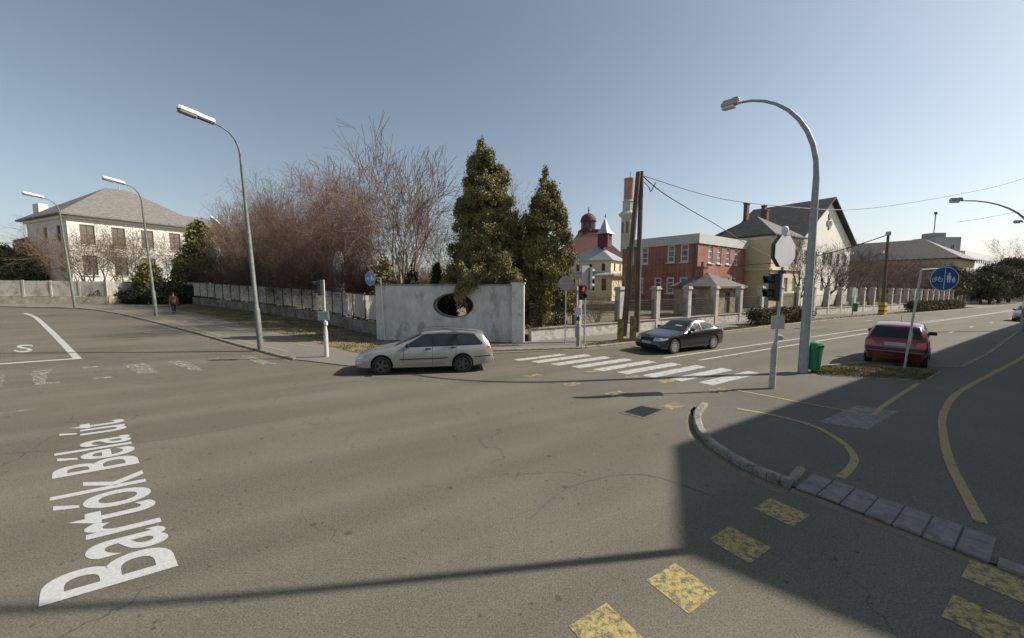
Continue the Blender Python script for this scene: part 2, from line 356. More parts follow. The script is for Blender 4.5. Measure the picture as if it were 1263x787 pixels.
# ------------------------------------------------------------------ ground, road, pavements
def terrain():
    xs = np.unique(np.concatenate([np.arange(-90, 130, 1.5), np.array([-2500, -1500, -800, -400, -250, -180, -140, -110, 145, 165, 190, 230, 300, 450, 800, 1500, 2500])]))
    ys = np.unique(np.concatenate([np.arange(-12, 110, 1.5), np.array([-2500, -1200, -500, -200, -100, -50, -25, 120, 140, 170, 210, 300, 500, 900, 1500, 2500])]))
    X, Y = np.meshgrid(xs, ys, indexing='ij'); Z = np.array([[H(a, b)-.03 for b in ys] for a in xs])
    V = np.stack([X, Y, Z], -1).reshape(-1, 3); ny = len(ys)
    ii, jj = np.meshgrid(np.arange(len(xs)-1), np.arange(ny-1), indexing='ij'); a = (ii*ny+jj).ravel()
    o = fast_mesh('ground', V, np.stack([a, a+ny, a+ny+1, a+1], 1), GRASSG); o['kind'] = 'structure'
terrain()
kfar = [W(s, n) for s, n in ((8.2, 15.0), (10.4, 14.1), (12.2, 13.4), (15.3, 13.2), (29, 13.25), (39, 12.9), (60, 12.4), (82, 12.0), (110, 11.7), (190, 11.5))]
kL = [at(*p) for p in ((364, 444), (345, 440), (318, 432.5), (290, 425), (245, 412), (200, 400), (150, 388), (120, 383), (100, 381))]
kLfar = kL+[(-46, 35.2), (-56, 36), (-90, 38)]
knear = [W(s, n) for s, n in ((8.95, 5.3), (11, 5.75), (15.2, 5.55), (17, 5.75), (19.5, 5.0), (21, 2.9), (26, 2.9), (42, 3.4), (110, 3.7), (190, 3.9))]
road_poly = [(-90, -12), (60, -12), W(190, -8), W(190, 11.5)] + kfar[::-1][1:] + [at(600, 447), at(430, 452)] + kLfar
sheet('road', road_poly, 0, ASPHALT, 1.5)
# far pavement in front of the pillar fence, corner, and left pavement
pav_far = [at(430, 452), at(600, 447)] + kfar + [W(190, 16.6), W(14.4, 16.6), (.6, 19.75), (-7.3, 20.6), (-7.8, 21.9)]
sheet('pavement', pav_far+[at(420, 425)], .03, PAVE2, 1.5)
lfence = [(-7.7, 21.95), (-13.93, 28.14), (-23.26, 35.01), (-35.6, 42.7)]
lp_in = [at(420, 425), at(366, 416), at(300, 401), at(250, 388), at(216, 381), at(180, 377.5), (-52, 42), (-90, 44)]
pav_left = kLfar + lp_in[::-1] + [at(430, 452)]
sheet('pavement', pav_left, .034, PAVE2, 1.5)
# near pavement at the right, behind the curved kerb
kr = [W(*q) for q in ((8.95, 5.3), (8.19, 5.01), (7.4, 4.48), (6.96, 4.01), (6.66, 3.48), (6.53, 3.14), (6.46, 2.72), (6.46, 2.42))]
kr_s = smoothline(kr, 3)
near_poly = kr_s + [W(6.46, .55), W(6.6, .3), W(6.62, -3), W(6.7, -14), W(190, -14)] + knear[::-1]
sheet('pavement', near_poly, .02, PAVE, 1.5)
turfL = [at(*p) for p in ((462, 440), (430, 434), (366, 416.5), (300, 401.5), (250, 388.5), (216, 381.5))] + [(-35.2, 42.2), (-23.1, 34.7), (-13.8, 27.8), (-7.6, 21.7)]
sheet('dry_turf', turfL, .045, GRASSG, 1.5)
vergeR = [W(12.6, 13.55), W(15.3, 13.32), W(29, 13.4), W(29.6, 14.3), W(20, 14.25), W(15.5, 14.3), W(13.3, 14.15)]
sheet('dry_turf', vergeR, .05, GRASSG)
vergeR2 = [W(30, 13.4), W(58, 12.6), W(95, 12), W(95, 13.2), W(58, 13.9), W(30, 14.4)]
sheet('dry_turf', vergeR2, .05, GRASSG, 1.5)
island = [W(*q) for q in ((15.7, 5.55), (17.0, 5.65), (19.2, 4.85), (19.5, 3.15), (17.2, 3.1), (16.2, 4.0), (15.3, 5.1))]
sheet('dry_turf', island, .04, GRASSG)
# kerbs
def kerb(pts, wd, z0, z1, stone=.8, name='kerb', m=KERBM, rnd=True):
    mb = MB(); L = 0; seg = []
    for a, b in zip(pts[:-1], pts[1:]):
        d = math.dist(a, b); k = max(1, round(d/stone)) if d > stone*.6 else 1
        for i in range(k):
            p = (a[0]+(b[0]-a[0])*(i+.008)/k, a[1]+(b[1]-a[1])*(i+.008)/k); q = (a[0]+(b[0]-a[0])*(i+.992)/k, a[1]+(b[1]-a[1])*(i+.992)/k); seg.append((p, q))
    for p, q in seg:
        d = Vector((q[0]-p[0], q[1]-p[1])); 
        if d.length < .02: continue
        d.normalize(); nx, ny = -d.y*wd/2, d.x*wd/2; j = random.uniform(-.003, .003); hz = H(*p); hq = H(*q); i = len(mb.v)
        e = min(.03, (z1)*.4)
        for (c, h) in ((p, hz), (q, hq)):
            mb.v += [(c[0]-nx, c[1]-ny, h+z0), (c[0]-nx, c[1]-ny, h+z1-e+j), (c[0]-nx*.6, c[1]-ny*.6, h+z1+j), (c[0]+nx*.6, c[1]+ny*.6, h+z1+j), (c[0]+nx, c[1]+ny, h+z1-e+j), (c[0]+nx, c[1]+ny, h+z0)]
        for k in range(5): mb.f.append((i+k, i+k+1, i+k+7, i+k+6))
        mb.f.append(tuple(i+k for k in range(6))[::-1]); mb.f.append(tuple(i+6+k for k in range(6)))
    o = mb.obj(name, m, smooth=35); o['kind'] = 'structure'; return o
kr_out = [(x, y) for x, y in kr_s]
kerb(smoothline(kr, 2), .17, -.05, .115, .45)
kerb([W(6.55, 2.47), W(7.15, 2.56)], .13, -.05, .085, .9)
kerb([W(6.55, .5), W(6.6, -1.2), W(6.65, -8)], .18, -.05, .06, .8)
kerb(kfar, .16, -.05, .095, 1.0)
kerb(kLfar, .16, -.05, .09, 1.0)
kerb(knear[3:], .14, -.05, .05, 1.0)
kerb([W(*q) for q in ((15.3, 5.1), (16.2, 4.0), (17.2, 3.1), (19.5, 3.15))], .07, -.02, .045, 1.0)
# slabs of the dropped kerb: each stone is a loose slab
mbs = []
for i in range(7):
    n1 = 2.36-i*.262; n0 = n1-.245; jx = random.uniform(-.02, .02)
    mb = MB(); pts = [W(6.46+jx, n1), W(7.16+jx, n1+.03), W(7.17+jx, n0+.03), W(6.47+jx, n0)]
    mb.prism([p for p in pts], .0, .036+random.uniform(-.004, .004)); mbs.append(mb)
allm = MB()
for mb in mbs:
    o_ = len(allm.v); allm.v += mb.v; allm.f += [tuple(i+o_ for i in f) for f in mb.f]
o = allm.obj('paving_slabs', SLABM, bevel=.012); o['kind'] = 'structure'
# markings
def marking(name, m, strips=(), polys=(), dz=.004):
    mb = MB()
    for pts, wd in strips: strip(mb, pts, wd, dz)
    for p in polys:
        a, b, c, d = [Vector(q) for q in p]; k = 4
        for i in range(k):
            for j in range(2):
                f = lambda u, v: (a*(1-u)+b*u)*(1-v)+(d*(1-u)+c*u)*v
                q = [f(i/k, j/2), f((i+1)/k, j/2), f((i+1)/k, (j+1)/2), f(i/k, (j+1)/2)]; mb.quad(*[(t.x, t.y, H(t.x, t.y)+dz) for t in q])
    o = mb.obj(name, m); o['kind'] = 'structure'; return o
zs = []
for i in range(8):
    n = 6.55+.775*i; s0 = 11.05-.47*(n-6.55); wd = .43; L = 2.95+.1*math.sin(i*7)
    zs.append((W(s0, n+wd/2), W(s0+.05, n-wd/2), W(s0+L, n-wd/2), W(s0+L, n+wd/2)))
zs.append((W(8.1, 12.85), W(8.15, 12.5), W(10.6, 12.5), W(10.5, 12.85)))
marking('zebra_crossing', WPAINT, polys=zs)
marking('lane_lines', WLINE, strips=[([W(13.58, 9.85), W(20, 9.6), W(36.5, 8.95), W(60, 8.2), W(110, 7.9)], .13), ([W(14.33, 8.81), W(31.4, 8.25), W(43, 8.3), W(60, 8.0), W(110, 7.7)], .13)]
        + [([W(s, 5.6), W(s+1.2, 5.6)], .12) for s in (24, 30, 36, 42, 50, 60, 72)] + [([W(s, 11.3), W(s+1.5, 11.2)], .12) for s in (30, 42, 56)])
marking('faded_white_marks', WPAINT2, strips=[([at(0, 511), at(44, 504)], .12)],
        polys=[(at(742, 443), at(728, 445), at(790, 436), at(800, 434)), (at(37, 459), at(62, 458), at(55, 472), at(42, 473)), (at(37, 457), at(64, 455.5), at(60, 460), at(40, 462)),
               (at(42, 472), at(74, 470.5), at(74, 473), at(42, 475)), (at(205, 446), at(227, 444.5), at(253, 457), at(236, 457)), (at(113, 466), at(140, 464), at(140, 466), at(117, 468)),
               (at(257, 442), at(272, 440.5), at(272, 442), at(262, 443)), (at(152, 450), at(180, 448), at(196, 460), at(170, 461)), (at(100, 453), at(121, 451.5), at(121, 453), at(104, 454.5)), (at(0, 462), at(6, 461.5), at(3, 478), at(0, 478))])
marking('give_way_patch', WPAINT2, polys=[(at(296, 438.5), at(310, 439), at(343, 449), at(322, 450.5))], dz=.006)
bay = smoothline([at(*p) for p in ((30, 386.5), (43, 391), (60, 406), (80, 426), (96, 443))], 4)
marking('bus_bay_line', WLINE, strips=[(bay, .22), ([at(94, 442.5), at(0, 449), (-24, 12.6)], .24)], dz=.006)
sq = []
for s, n in ((2.32, 2.15), (3.34, 2.13), (4.49, 2.16), (5.62, 2.2), (5.28, .42), (6.16, .43), (4.2, .45), (3.1, .4), (1.2, 2.15)):
    h = .235; sq.append((W(s-h, n-h), W(s+h, n-h), W(s+h, n+h), W(s-h, n+h)))
marking('yellow_squares', YPAINT, polys=sq)
sq = []
for s, n in ((8.35, 5.75), (7.96, 7.27), (7.6, 8.7), (7.2, 10.2), (10.75, 5.95), (10.36, 7.41), (9.9, 8.3), (9.3, 9.6)):
    h = .3; sq.append((W(s-h, n-.17), W(s+h, n-.17), W(s+h, n+.17), W(s-h, n+.17)))
YP2 = asphalt_mat('very worn yellow paint', .119, (1.09, 1, .77), tracks=False, paint=(.42, .33, .14), wear=.53, pscale=6)
marking('yellow_crossing_marks', YP2, polys=sq)
yl = lambda pts: (smoothline([at(*p) for p in pts], 5), .115)
marking('cycle_path_lines', YLINE, strips=[yl(((909, 505), (962, 515), (1006, 528), (1037, 546), (1052.6, 563.5), (1050.5, 576.7), (1036, 591))),
        ([at(905, 482), at(918, 484), at(1006, 500.8), at(1077, 514)], .10), (smoothline([at(1077, 514), at(1090, 501.7), at(1132, 474)], 4), .10),
        (smoothline([W(52, 2.5), W(38, 2.2)] + [at(*p) for p in ((1263, 440), (1227, 459.8), (1204.8, 471.7), (1178, 488.5), (1163, 512.8), (1163.8, 541.4), (1171.7, 572), (1189, 607.5), (1210, 647))], 5), .125)], dz=.026)
marking('cycle_path_lines', YLINE, strips=[(smoothline([at(*p) for p in ((140, 382.6), (193, 392.6), (266, 413), (355, 434.5))], 5), .12), (smoothline([at(*p) for p in ((216, 388), (266, 401.6), (299, 413 - 4), (366, 425), (419, 431.5), (470, 436))], 5), .10),
        ([at(560, 437), at(630, 435), at(700, 432)], .10)], dz=.042)
# lamp post shadow painted as a thin dark line, and the concrete cover in the near pavement
sheet('concrete_cover', [at(*p) for p in ((1008.6, 521.6), (1057, 500.8), (1107.8, 508.3), (1070, 531.3))], .0235, SLABM)
marking('painted_lamp_shadow', SEAM_SHADE, strips=[(smoothline([at(*p) for p in ((447, 463), (470, 467), (560, 472), (610, 471))], 4), .03)], dz=.003)  # cast shadow of the lamp post, put into the road colour

DIRT = asphalt_mat('gutter dirt', .119, (1.09, 1, .77), tracks=False, paint=(.20, .165, .105), wear=.50, pscale=5)
marking('gutter_dirt', DIRT, strips=[([(p[0]-.14, p[1]-.13) for p in kr_s], .34), ([W(6.36, 2.4), W(6.38, .5), W(6.45, -4)], .16), (kfar, .9), (kLfar[:9], .7), ([at(x_, y_) for x_, y_ in ((855, 500), (868, 522), (880, 545))], .3)], dz=.0025)
marking('tar_seam', SEAM_SHADE, strips=[(smoothline([at(*p) for p in ((655, 640), (705, 600), (790, 585), (880, 612))], 4), .018), (smoothline([at(*p) for p in ((0, 560), (180, 545), (330, 520))], 4), .02)], dz=.003)
# street-name lettering painted on the carriageway
def lettering(name, body, O, U, V, m, dz=.005):
    c = bpy.data.curves.new(name, 'FONT'); c.body = body; c.resolution_u = 6; c.offset = .013; c.space_character = 1.03
    o = bpy.data.objects.new(name, c); COL.objects.link(o); bpy.context.view_layer.update()
    me = bpy.data.meshes.new_from_object(o.evaluated_get(bpy.context.evaluated_depsgraph_get())); COL.objects.unlink(o); bpy.data.objects.remove(o)
    xs = [v.co.x for v in me.vertices]; x0, x1 = min(xs), max(xs); cap = .729 if any(ch.isupper() for ch in body) else 1
    for v in me.vertices:
        u = (v.co.x-x0)/(x1-x0); t = v.co.y/cap; p = Vector(O)+Vector(V)*u+Vector(U)*t; v.co = (p.x, p.y, H(p.x, p.y)+dz)
    me.materials.clear(); me.materials.append(m); o = bpy.data.objects.new(name, me); COL.objects.link(o); return o
O_ = at(217, 699); T_ = at(38, 752); E_ = at(150, 517)
try:
    lt = lettering('street_name_lettering', 'Bartók Béla út', O_, (T_[0]-O_[0], T_[1]-O_[1]), (E_[0]-O_[0], E_[1]-O_[1]), TPAINT); lt['kind'] = 'structure'
    s0 = at(39, 434.5); s1 = at(16, 434.5); s2 = at(39, 425)
    lt = lettering('lane_lettering', 'S', s1, (at(22, 425)[0]-s1[0], at(22, 425)[1]-s1[1]), (s0[0]-s1[0], s0[1]-s1[1]), WPAINT, .008); lt['kind'] = 'structure'
except Exception as e: print('lettering', e)

# grass blades and leaves
def blades(name, poly, n, h, m, dz, label, lo=.02):
    xs = [p[0] for p in poly]; ys = [p[1] for p in poly]; rng = np.random.default_rng(len(poly)*7+n)
    def inside(x, y):
        c = np.zeros(x.shape, bool); j = len(poly)-1
        for i in range(len(poly)):
            xi, yi = poly[i]; xj, yj = poly[j]
            c ^= ((yi > y) != (yj > y)) & (x < (xj-xi)*(y-yi)/(yj-yi+1e-12)+xi); j = i
        return c
    x = rng.uniform(min(xs), max(xs), n*8); y = rng.uniform(min(ys), max(ys), n*8); k = inside(x, y); x = x[k][:n]; y = y[k][:n]
    z = np.array([H(a, b) for a, b in zip(x, y)])+dz; a = rng.uniform(0, 6.28, len(x)); hh = h*rng.uniform(.4, 1.2, len(x)); ww = lo*rng.uniform(.6, 1.4, len(x))
    A = np.stack([x-np.cos(a)*ww, y-np.sin(a)*ww, z], 1); B = np.stack([x+np.cos(a)*ww, y+np.sin(a)*ww, z], 1); C = np.stack([x+rng.normal(0, .5, len(x))*hh, y+rng.normal(0, .5, len(x))*hh, z+hh], 1)
    V = np.stack([A, B, C], 1).reshape(-1, 3); F = np.arange(len(V)).reshape(-1, 3)
    o = fast_mesh(name, V, F, m); tag(o, label, None, kind='stuff'); return o
blades('grass', turfL, 26000, .06, DRYG, .045, 'dry yellow grass along the foot of the white panelled fence')
blades('grass', vergeR, 9000, .06, DRYG, .05, 'short grass on the verge behind the black sedan')
blades('grass', vergeR2, 14000, .06, DRYG, .05, 'thin grass on the long verge under the hedges')
blades('grass', island, 9000, .05, DRYG, .04, 'patchy grass island around the leaning blue sign')
def litter(poly, n, m, dz, seed, sz=.03):
    rng = random.Random(seed); mb = MB()
    for i in range(n):
        k = rng.randrange(len(poly)-1); t = rng.random(); a = poly[k]; b = poly[k+1]; x = a[0]+(b[0]-a[0])*t+rng.gauss(0, .14); y = a[1]+(b[1]-a[1])*t+rng.gauss(0, .14); z = H(x, y)+dz+rng.random()*.012; r = rng.uniform(0, 6.28); s = sz*rng.uniform(.5, 1.3)
        mb.quad((x+s*math.cos(r), y+s*math.sin(r), z), (x-s*.6*math.sin(r), y+s*.6*math.cos(r), z+.01), (x-s*math.cos(r), y-s*math.sin(r), z), (x+s*.6*math.sin(r), y-s*.6*math.cos(r), z+.012))
    o = mb.obj('fallen_leaves', m); tag(o, 'dead brown leaves gathered along the kerb and wall', None, kind='stuff')
litter([(a[0]+.1, a[1]-.12) for a in kL], 900, LEAFM, .01, 3)
litter([(-6.6, 20.2), (.3, 19.45)], 500, LEAFM, .04, 4, .035)
litter([W(8.3, 5.1), W(7.1, 4.1), W(6.5, 3.1)], 60, LEAFM, .03, 5, .015)
#PART2
# ------------------------------------------------------------------ buildings
def wall_mesh(mb, A, B, z0, z1, ops=(), dep=.2):
    """wall from A to B (outside on the right), with real openings (u0,u1,v0,v1)"""
    A = Vector(A); B = Vector(B); L = (B-A).length; d = (B-A)/L; n = Vector((d.y, -d.x))
    us = sorted({0, L} | {v for o in ops for v in o[:2]}); vs = sorted({z0, z1} | {v for o in ops for v in o[2:4]})
    pt = lambda u, v, k=0: (A.x+d.x*u-n.x*k, A.y+d.y*u-n.y*k, v)
    for i in range(len(us)-1):
        for j in range(len(vs)-1):
            cu, cv = (us[i]+us[i+1])/2, (vs[j]+vs[j+1])/2
            if any(o[0] < cu < o[1] and o[2] < cv < o[3] for o in ops): continue
            mb.quad(pt(us[i], vs[j]), pt(us[i+1], vs[j]), pt(us[i+1], vs[j+1]), pt(us[i], vs[j+1]))
    for a, b, c, e in [o[:4] for o in ops]:
        mb.quad(pt(a, c), pt(b, c), pt(b, c, dep), pt(a, c, dep)); mb.quad(pt(a, e, dep), pt(b, e, dep), pt(b, e), pt(a, e))
        mb.quad(pt(a, c, dep), pt(a, e, dep), pt(a, e), pt(a, c)); mb.quad(pt(b, c), pt(b, e), pt(b, e, dep), pt(b, c, dep))
def window(parent, A, B, o, fm, pm, nx=2, nz=2, dep=.14, fw=.08, sill=None, name='window'):
    A = Vector(A); B = Vector(B); d = (B-A).normalized(); n = Vector((d.y, -d.x)); rz = math.atan2(d.y, d.x)
    a, b, c, e = o[:4]; f = MB()
    def bar(u, v, wu, wv, t=.06, k=dep-.03):
        p = A+d*u-n*k; f.box((p.x, p.y, v), (wu, t, wv), rz)
    bar(a+fw/2, (c+e)/2, fw, e-c-.004); bar(b-fw/2, (c+e)/2, fw, e-c-.004)
    bar((a+b)/2, c+fw/2, b-a-2*fw, fw); bar((a+b)/2, e-fw/2, b-a-2*fw, fw)
    for i in range(1, nx): bar(a+(b-a)*i/nx, (c+e)/2, fw*.6, e-c-2*fw, .05)
    for i in range(1, nz): bar((a+b)/2, c+(e-c)*i/nz, b-a-2*fw, fw*.6, .045)
    fr = f.obj(name, fm, parent)
    q = MB(); p0 = A+d*a-n*dep; p1 = A+d*b-n*dep; q.quad((p0.x, p0.y, c), (p1.x, p1.y, c), (p1.x, p1.y, e), (p0.x, p0.y, e)); q.obj('pane', pm, fr)
    if sill:
        s = MB(); p = A+d*((a+b)/2)+n*.04; s.box((p.x, p.y, c-.06), (b-a+.24, .2, .1), rz); s.obj('sill', sill, fr)
    return fr
def hip_roof(mb, fp, z, zp, ov=.6, rid=None, th=.18):
    """fp: 4 corners CCW; ridge runs along edge 0-1; rid = how far each hip end runs in (metres)"""
    c = [Vector(p) for p in fp]; d = (c[1]-c[0]).normalized(); e = (c[3]-c[0]).normalized(); L = (c[1]-c[0]).length; Wd = (c[3]-c[0]).length
    o = [c[0]-d*ov-e*ov, c[1]+d*ov-e*ov, c[2]+d*ov+e*ov, c[3]-d*ov+e*ov]; h = Wd/2 if rid is None else rid
    r0 = c[0]+d*min(h, L/2-.01)+e*Wd/2; r1 = c[1]-d*min(h, L/2-.01)+e*Wd/2
    i = len(mb.v); mb.v += [(p.x, p.y, z) for p in o]+[(p.x, p.y, z-th) for p in o]+[(r0.x, r0.y, zp), (r1.x, r1.y, zp)]
    mb.f += [tuple(i+k for k in f) for f in ((0, 1, 9, 8), (2, 3, 8, 9), (1, 2, 9), (3, 0, 8), (4, 5, 1, 0), (5, 6, 2, 1), (6, 7, 3, 2), (7, 4, 0, 3), (7, 6, 5, 4))]
def rect(o, d, L, Wd):      # CCW rectangle; outward of first edge is on its right
    d = Vector(d).normalized(); e = Vector((-d.y, d.x)); o = Vector(o); return [o, o+d*L, o+d*L+e*Wd, o+e*Wd]
def local(fp, base): return [Vector((p[0]-base[0], p[1]-base[1])) for p in fp]

# villa at the far left
A = Vector((-55.1, 48)); fr_ = Vector((.42, .907)); lf = Vector((-.907, .42)); zg = H(A.x, A.y)-.3
b = thing('villa', 'large whitewashed two-storey villa with hipped grey tile roof behind the far left fence', 'villa', (A.x, A.y, zg))
fp = [Vector((0, 0)), fr_*15, fr_*15+lf*13, lf*13]; ops = [(u-.68, u+.68, v, v+2.5) for u in (1.75, 4.7, 7.75, 10.95, 13.6) for v in (7.3, 3.4)]
opl = [(13-k-.6, 13-k+.6, v, v+2.1) for k in (6.8, 2.6) for v in (7.6, 3.9)]
mb = MB(); wall_mesh(mb, fp[0], fp[1], 0, 10.8, ops); wall_mesh(mb, fp[1], fp[2], 0, 10.8); wall_mesh(mb, fp[2], fp[3], 0, 10.8); wall_mesh(mb, fp[3], fp[0], 0, 10.8, opl); mb.obj('wall', WHITEW, b)
for o in ops: window(b, fp[0], fp[1], o, BFRAME, SHUT, 2, 2, sill=WHITEW)
for o in opl: window(b, fp[3], fp[0], o, BFRAME, GLASSW, 2, 2)
mb = MB()
for z, hgt, pr_ in ((10.62, .35, .32), (6.55, .16, .07)):
    for a, c in ((fp[0], fp[1]), (fp[3], fp[0])):
        d = (c-a).normalized(); n = Vector((d.y, -d.x)); p = (a+c)/2+n*pr_/2; mb.box((p.x, p.y, z), ((c-a).length, pr_, hgt), math.atan2(d.y, d.x))
mb.obj('cornice', CREAM, b)
mb = MB(); hip_roof(mb, fp, 10.95, 16.1, .8, 6.2); rf = mb.obj('roof', ROOFG, b)
mb = MB(); p = fp[1]-fr_*7.5+lf*6.4; mb.tube([(p.x, p.y, 16), (p.x, p.y, 17.6)], .06, 6); mb.obj('mast', PALEMETAL, rf)
mb = MB(); p = lf*12.1+fr_*1.2; mb.box((p.x, p.y, 12.55), (2.0, .9, 1.5), math.atan2(lf.y, lf.x)); mb.obj('chimney', WHITEW, rf)
mb = MB(); wg = rect(lf*13.0-lf*0+fr_*5, lf, 5, 7)   # lower wing
wg = [lf*17+fr_*.4, lf*13.02+fr_*.4, lf*13.02+fr_*8, lf*17+fr_*8]
for i in range(4): wall_mesh(mb, wg[i], wg[(i+1) % 4], 0, 8.4)
mb.obj('wing_wall', WHITEW, b); mb = MB(); hip_roof(mb, wg, 8.5, 10.6, .7); mb.obj('wing_roof', ROOFG, b)
mb = MB(); wr = [fr_*15.03+lf*2, fr_*19+lf*2, fr_*19+lf*11, fr_*15.03+lf*11]
for i in range(4): wall_mesh(mb, wr[i], wr[(i+1) % 4], 0, 10.6)
mb.obj('wing_wall', CREAM, b); mb = MB(); hip_roof(mb, wr, 10.7, 13.6, .3, .2); mb.obj('wing_roof', ROOFG, b)
mb = MB(); a0 = fr_*19.2+lf*1.4; a1 = fr_*19.2+lf*6.5; d = (a1-a0)
for a, c in ((a0, a1),): mb.poly([(a.x, a.y, 9.5), (c.x, c.y, 9.5), (c.x, c.y, 14.2), (a.x, a.y, 11.2)]); a2 = a+fr_*.4; c2 = c+fr_*.4; mb.poly([(c2.x, c2.y, 9.5), (a2.x, a2.y, 9.5), (a2.x, a2.y, 11.2), (c2.x, c2.y, 14.2)]); mb.quad((a.x, a.y, 11.2), (c.x, c.y, 14.2), (c2.x, c2.y, 14.2), (a2.x, a2.y, 11.2)); mb.quad((a.x, a.y, 9.5), (a.x, a.y, 11.2), (a2.x, a2.y, 11.2), (a2.x, a2.y, 9.5))
mb.obj('parapet', WHITEW, b)

def simple_house(name, label, cat, fp, z0, ze, zp, wm, rm, openings, fm=WFRAME, pm=GLASSW, rid=None, ov=.5, nx=2, nz=2, flat=False, sill=None, group=None, fw=.08):
    base = ((fp[0][0]+fp[2][0])/2, (fp[0][1]+fp[2][1])/2, z0); f = local(fp, base)
    b = thing(name, label, cat, base, group=group); mb = MB()
    for i in range(4): wall_mesh(mb, f[i], f[(i+1) % 4], 0, ze-z0, [tuple([o[0], o[1], o[2]-z0, o[3]-z0]) for o in openings.get(i, ())])
    mb.obj('wall', wm, b)
    for i, l in openings.items():
        for o in l: window(b, f[i], f[(i+1) % 4], (o[0], o[1], o[2]-z0, o[3]-z0), fm, pm, nx, nz, sill=sill, fw=fw)
    mb = MB()
    if flat: mb.prism([(p.x, p.y) for p in f], ze-z0-.01, ze-z0+.02)
    else: hip_roof(mb, f, ze-z0, zp-z0, ov, rid)
    rf = mb.obj('roof', rm, b); return b, f, rf

# red brick building
fp = [Vector((15.2, 53)), Vector((21.7, 45)), Vector((32.1, 53)), Vector((25.6, 61))]; LL = (fp[1]-fp[0]).length
wl = {0: [(LL-k-.5, LL-k+.5, 5.7, 7.85) for k in (1.6, 3.3, 6.9, 9.0)]+[(LL-k-.5, LL-k+.5, 1.9, 3.9) for k in (1.6, 3.3, 4.95, 7.5)],
      1: [(k-.55, k+.55, 5.6, 7.75) for k in (3.1, 5.4, 7.9, 10.3)]+[(k-.5, k+.5, 2.0, 3.9) for k in (1.9, 5.4, 7.9, 10.3)]}
b, f, rf = simple_house('brick_building', 'red brick office block with white parapet band behind the small gatehouse', 'building', fp, -.2, 7.95, 0, BRICKM, ROOFD, wl, WFRAME, GLASSB, flat=True, nx=1, nz=3, sill=WFRAME, fw=.17)
mb = MB()
for i in range(4):
    a, c = f[i], f[(i+1) % 4]; d = (c-a).normalized(); n = Vector((d.y, -d.x)); p = (a+c)/2+n*.02; mb.box((p.x, p.y, 8.57), ((c-a).length+.2, .28, 1.12), math.atan2(d.y, d.x))
mb.obj('parapet', mat('off white parapet', (.50, .50, .47), .7, var=.06), b)
mb = MB(); p = f[1]+(f[0]-f[1]).normalized()*.45; d = (f[1]-f[0]).normalized(); n = Vector((d.y, -d.x)); p += n*.09; mb.tube([(p.x, p.y, .2), (p.x, p.y, 8.3)], .06, 6); mb.obj('downpipe', SHUT, b)

# gatehouse with pyramid roof
c0 = Vector((18.6, 35)); uR = Vector((.848, .53)); nR = Vector((-.53, .848))
fp = [c0+nR*4.2, c0, c0+uR*4.4, c0+uR*4.4+nR*4.2]
b, f, rf = simple_house('gatehouse', 'small ochre gatehouse with grey hipped roof and brick chimney behind the pillar fence', 'gatehouse', fp, 0, 2.85, 4.15, mat('stained ochre render', (.40, .34, .22), .9, var=.2, scale=1, col2=(.28, .23, .15), spots=(.9, .52)), mat('mid grey tiles', (.13, .12, .11), .85, var=.2, scale=3, bump=.5, bscale=9), {1: [(1.7, 2.6, .1, 2.3)], 0: [(1.4, 2.3, 1.0, 2.1)]}, BFRAME, SHUT, nx=1, nz=1, ov=.45)
mb = MB(); mb.box((-.5, .1, 4.05), (.7, .7, 1.3), .55); mb.box((-.5, .1, 4.75), (.85, .85, .12), .55); ch = mb.obj('chimney', BRICKM, rf); mb = MB(); mb.tube([(-.5, .1, 4.8), (-.5, .1, 5.25)], .13, 8); mb.obj('chimney_pot', SHUT, rf)

# yellow bath house: wide lower storey, upper storey, turret
b = thing('yellow_building', 'pale yellow building with silver sheet metal roof and small red turret', 'building', (18.3, 70, 0))
B0 = Vector((0, 0)); d1 = Vector((-.8, .6)); d2 = Vector((.6, .8)); low = [d1*17, B0, d2*10, d2*10+d1*17]; mb = MB()
ol = [(17-k-.45, 17-k+.45, 1.9, 4.1) for k in (1.6, 3.9, 8.0, 11, 14)]
wall_mesh(mb, low[0], low[1], 0, 4.75, ol); 
for i in (1, 2, 3): wall_mesh(mb, low[i], low[(i+1) % 4], 0, 4.75)
up = [d1*9.6+d2*2.2, d1*1.2+d2*2.2, d1*1.2+d2*9, d1*9.6+d2*9]; ou = [(8.4-k-.35, 8.4-k+.35, 5.6, 7.0) for k in (1.5, 4.2, 6.9)]; our = [(k-.35, k+.35, 5.6, 7.0) for k in (1.8, 4.6)]
wall_mesh(mb, up[0], up[1], 4.6, 7.65, ou); wall_mesh(mb, up[1], up[2], 4.6, 7.65, our); wall_mesh(mb, up[2], up[3], 4.6, 7.65); wall_mesh(mb, up[3], up[0], 4.6, 7.65)
mb.obj('wall', YELLOW, b)
for o in ol: window(b, low[0], low[1], o, BFRAME, GLASSW, 2, 2)
for o in ou: window(b, up[0], up[1], o, BFRAME, GLASSW, 1, 1)
for o in our: window(b, up[1], up[2], o, BFRAME, GLASSW, 1, 1)
mb = MB(); hip_roof(mb, [low[0], low[1], low[2], low[3]], 4.8, 6.0, .7, 5, .3); mb.obj('lower_roof', METALR, b)
mb = MB(); hip_roof(mb, up, 7.7, 10.7, .5, 4.1, .15); rf = mb.obj('roof', METALR, b)
tc_ = (up[0]+up[2])/2-d1*1.4; mb = MB(); rz = math.atan2(-.6, .8); mb.box((tc_.x, tc_.y, 11.7), (2.1, 2.1, 2.6), rz); 
for k in (-1, 1):
    mb.box((tc_.x, tc_.y, 12.2), (2.25, .25, 1.0), rz)
tu = mb.obj('turret', mat('red painted boards', (.12, .028, .028), .8, var=.2), b)
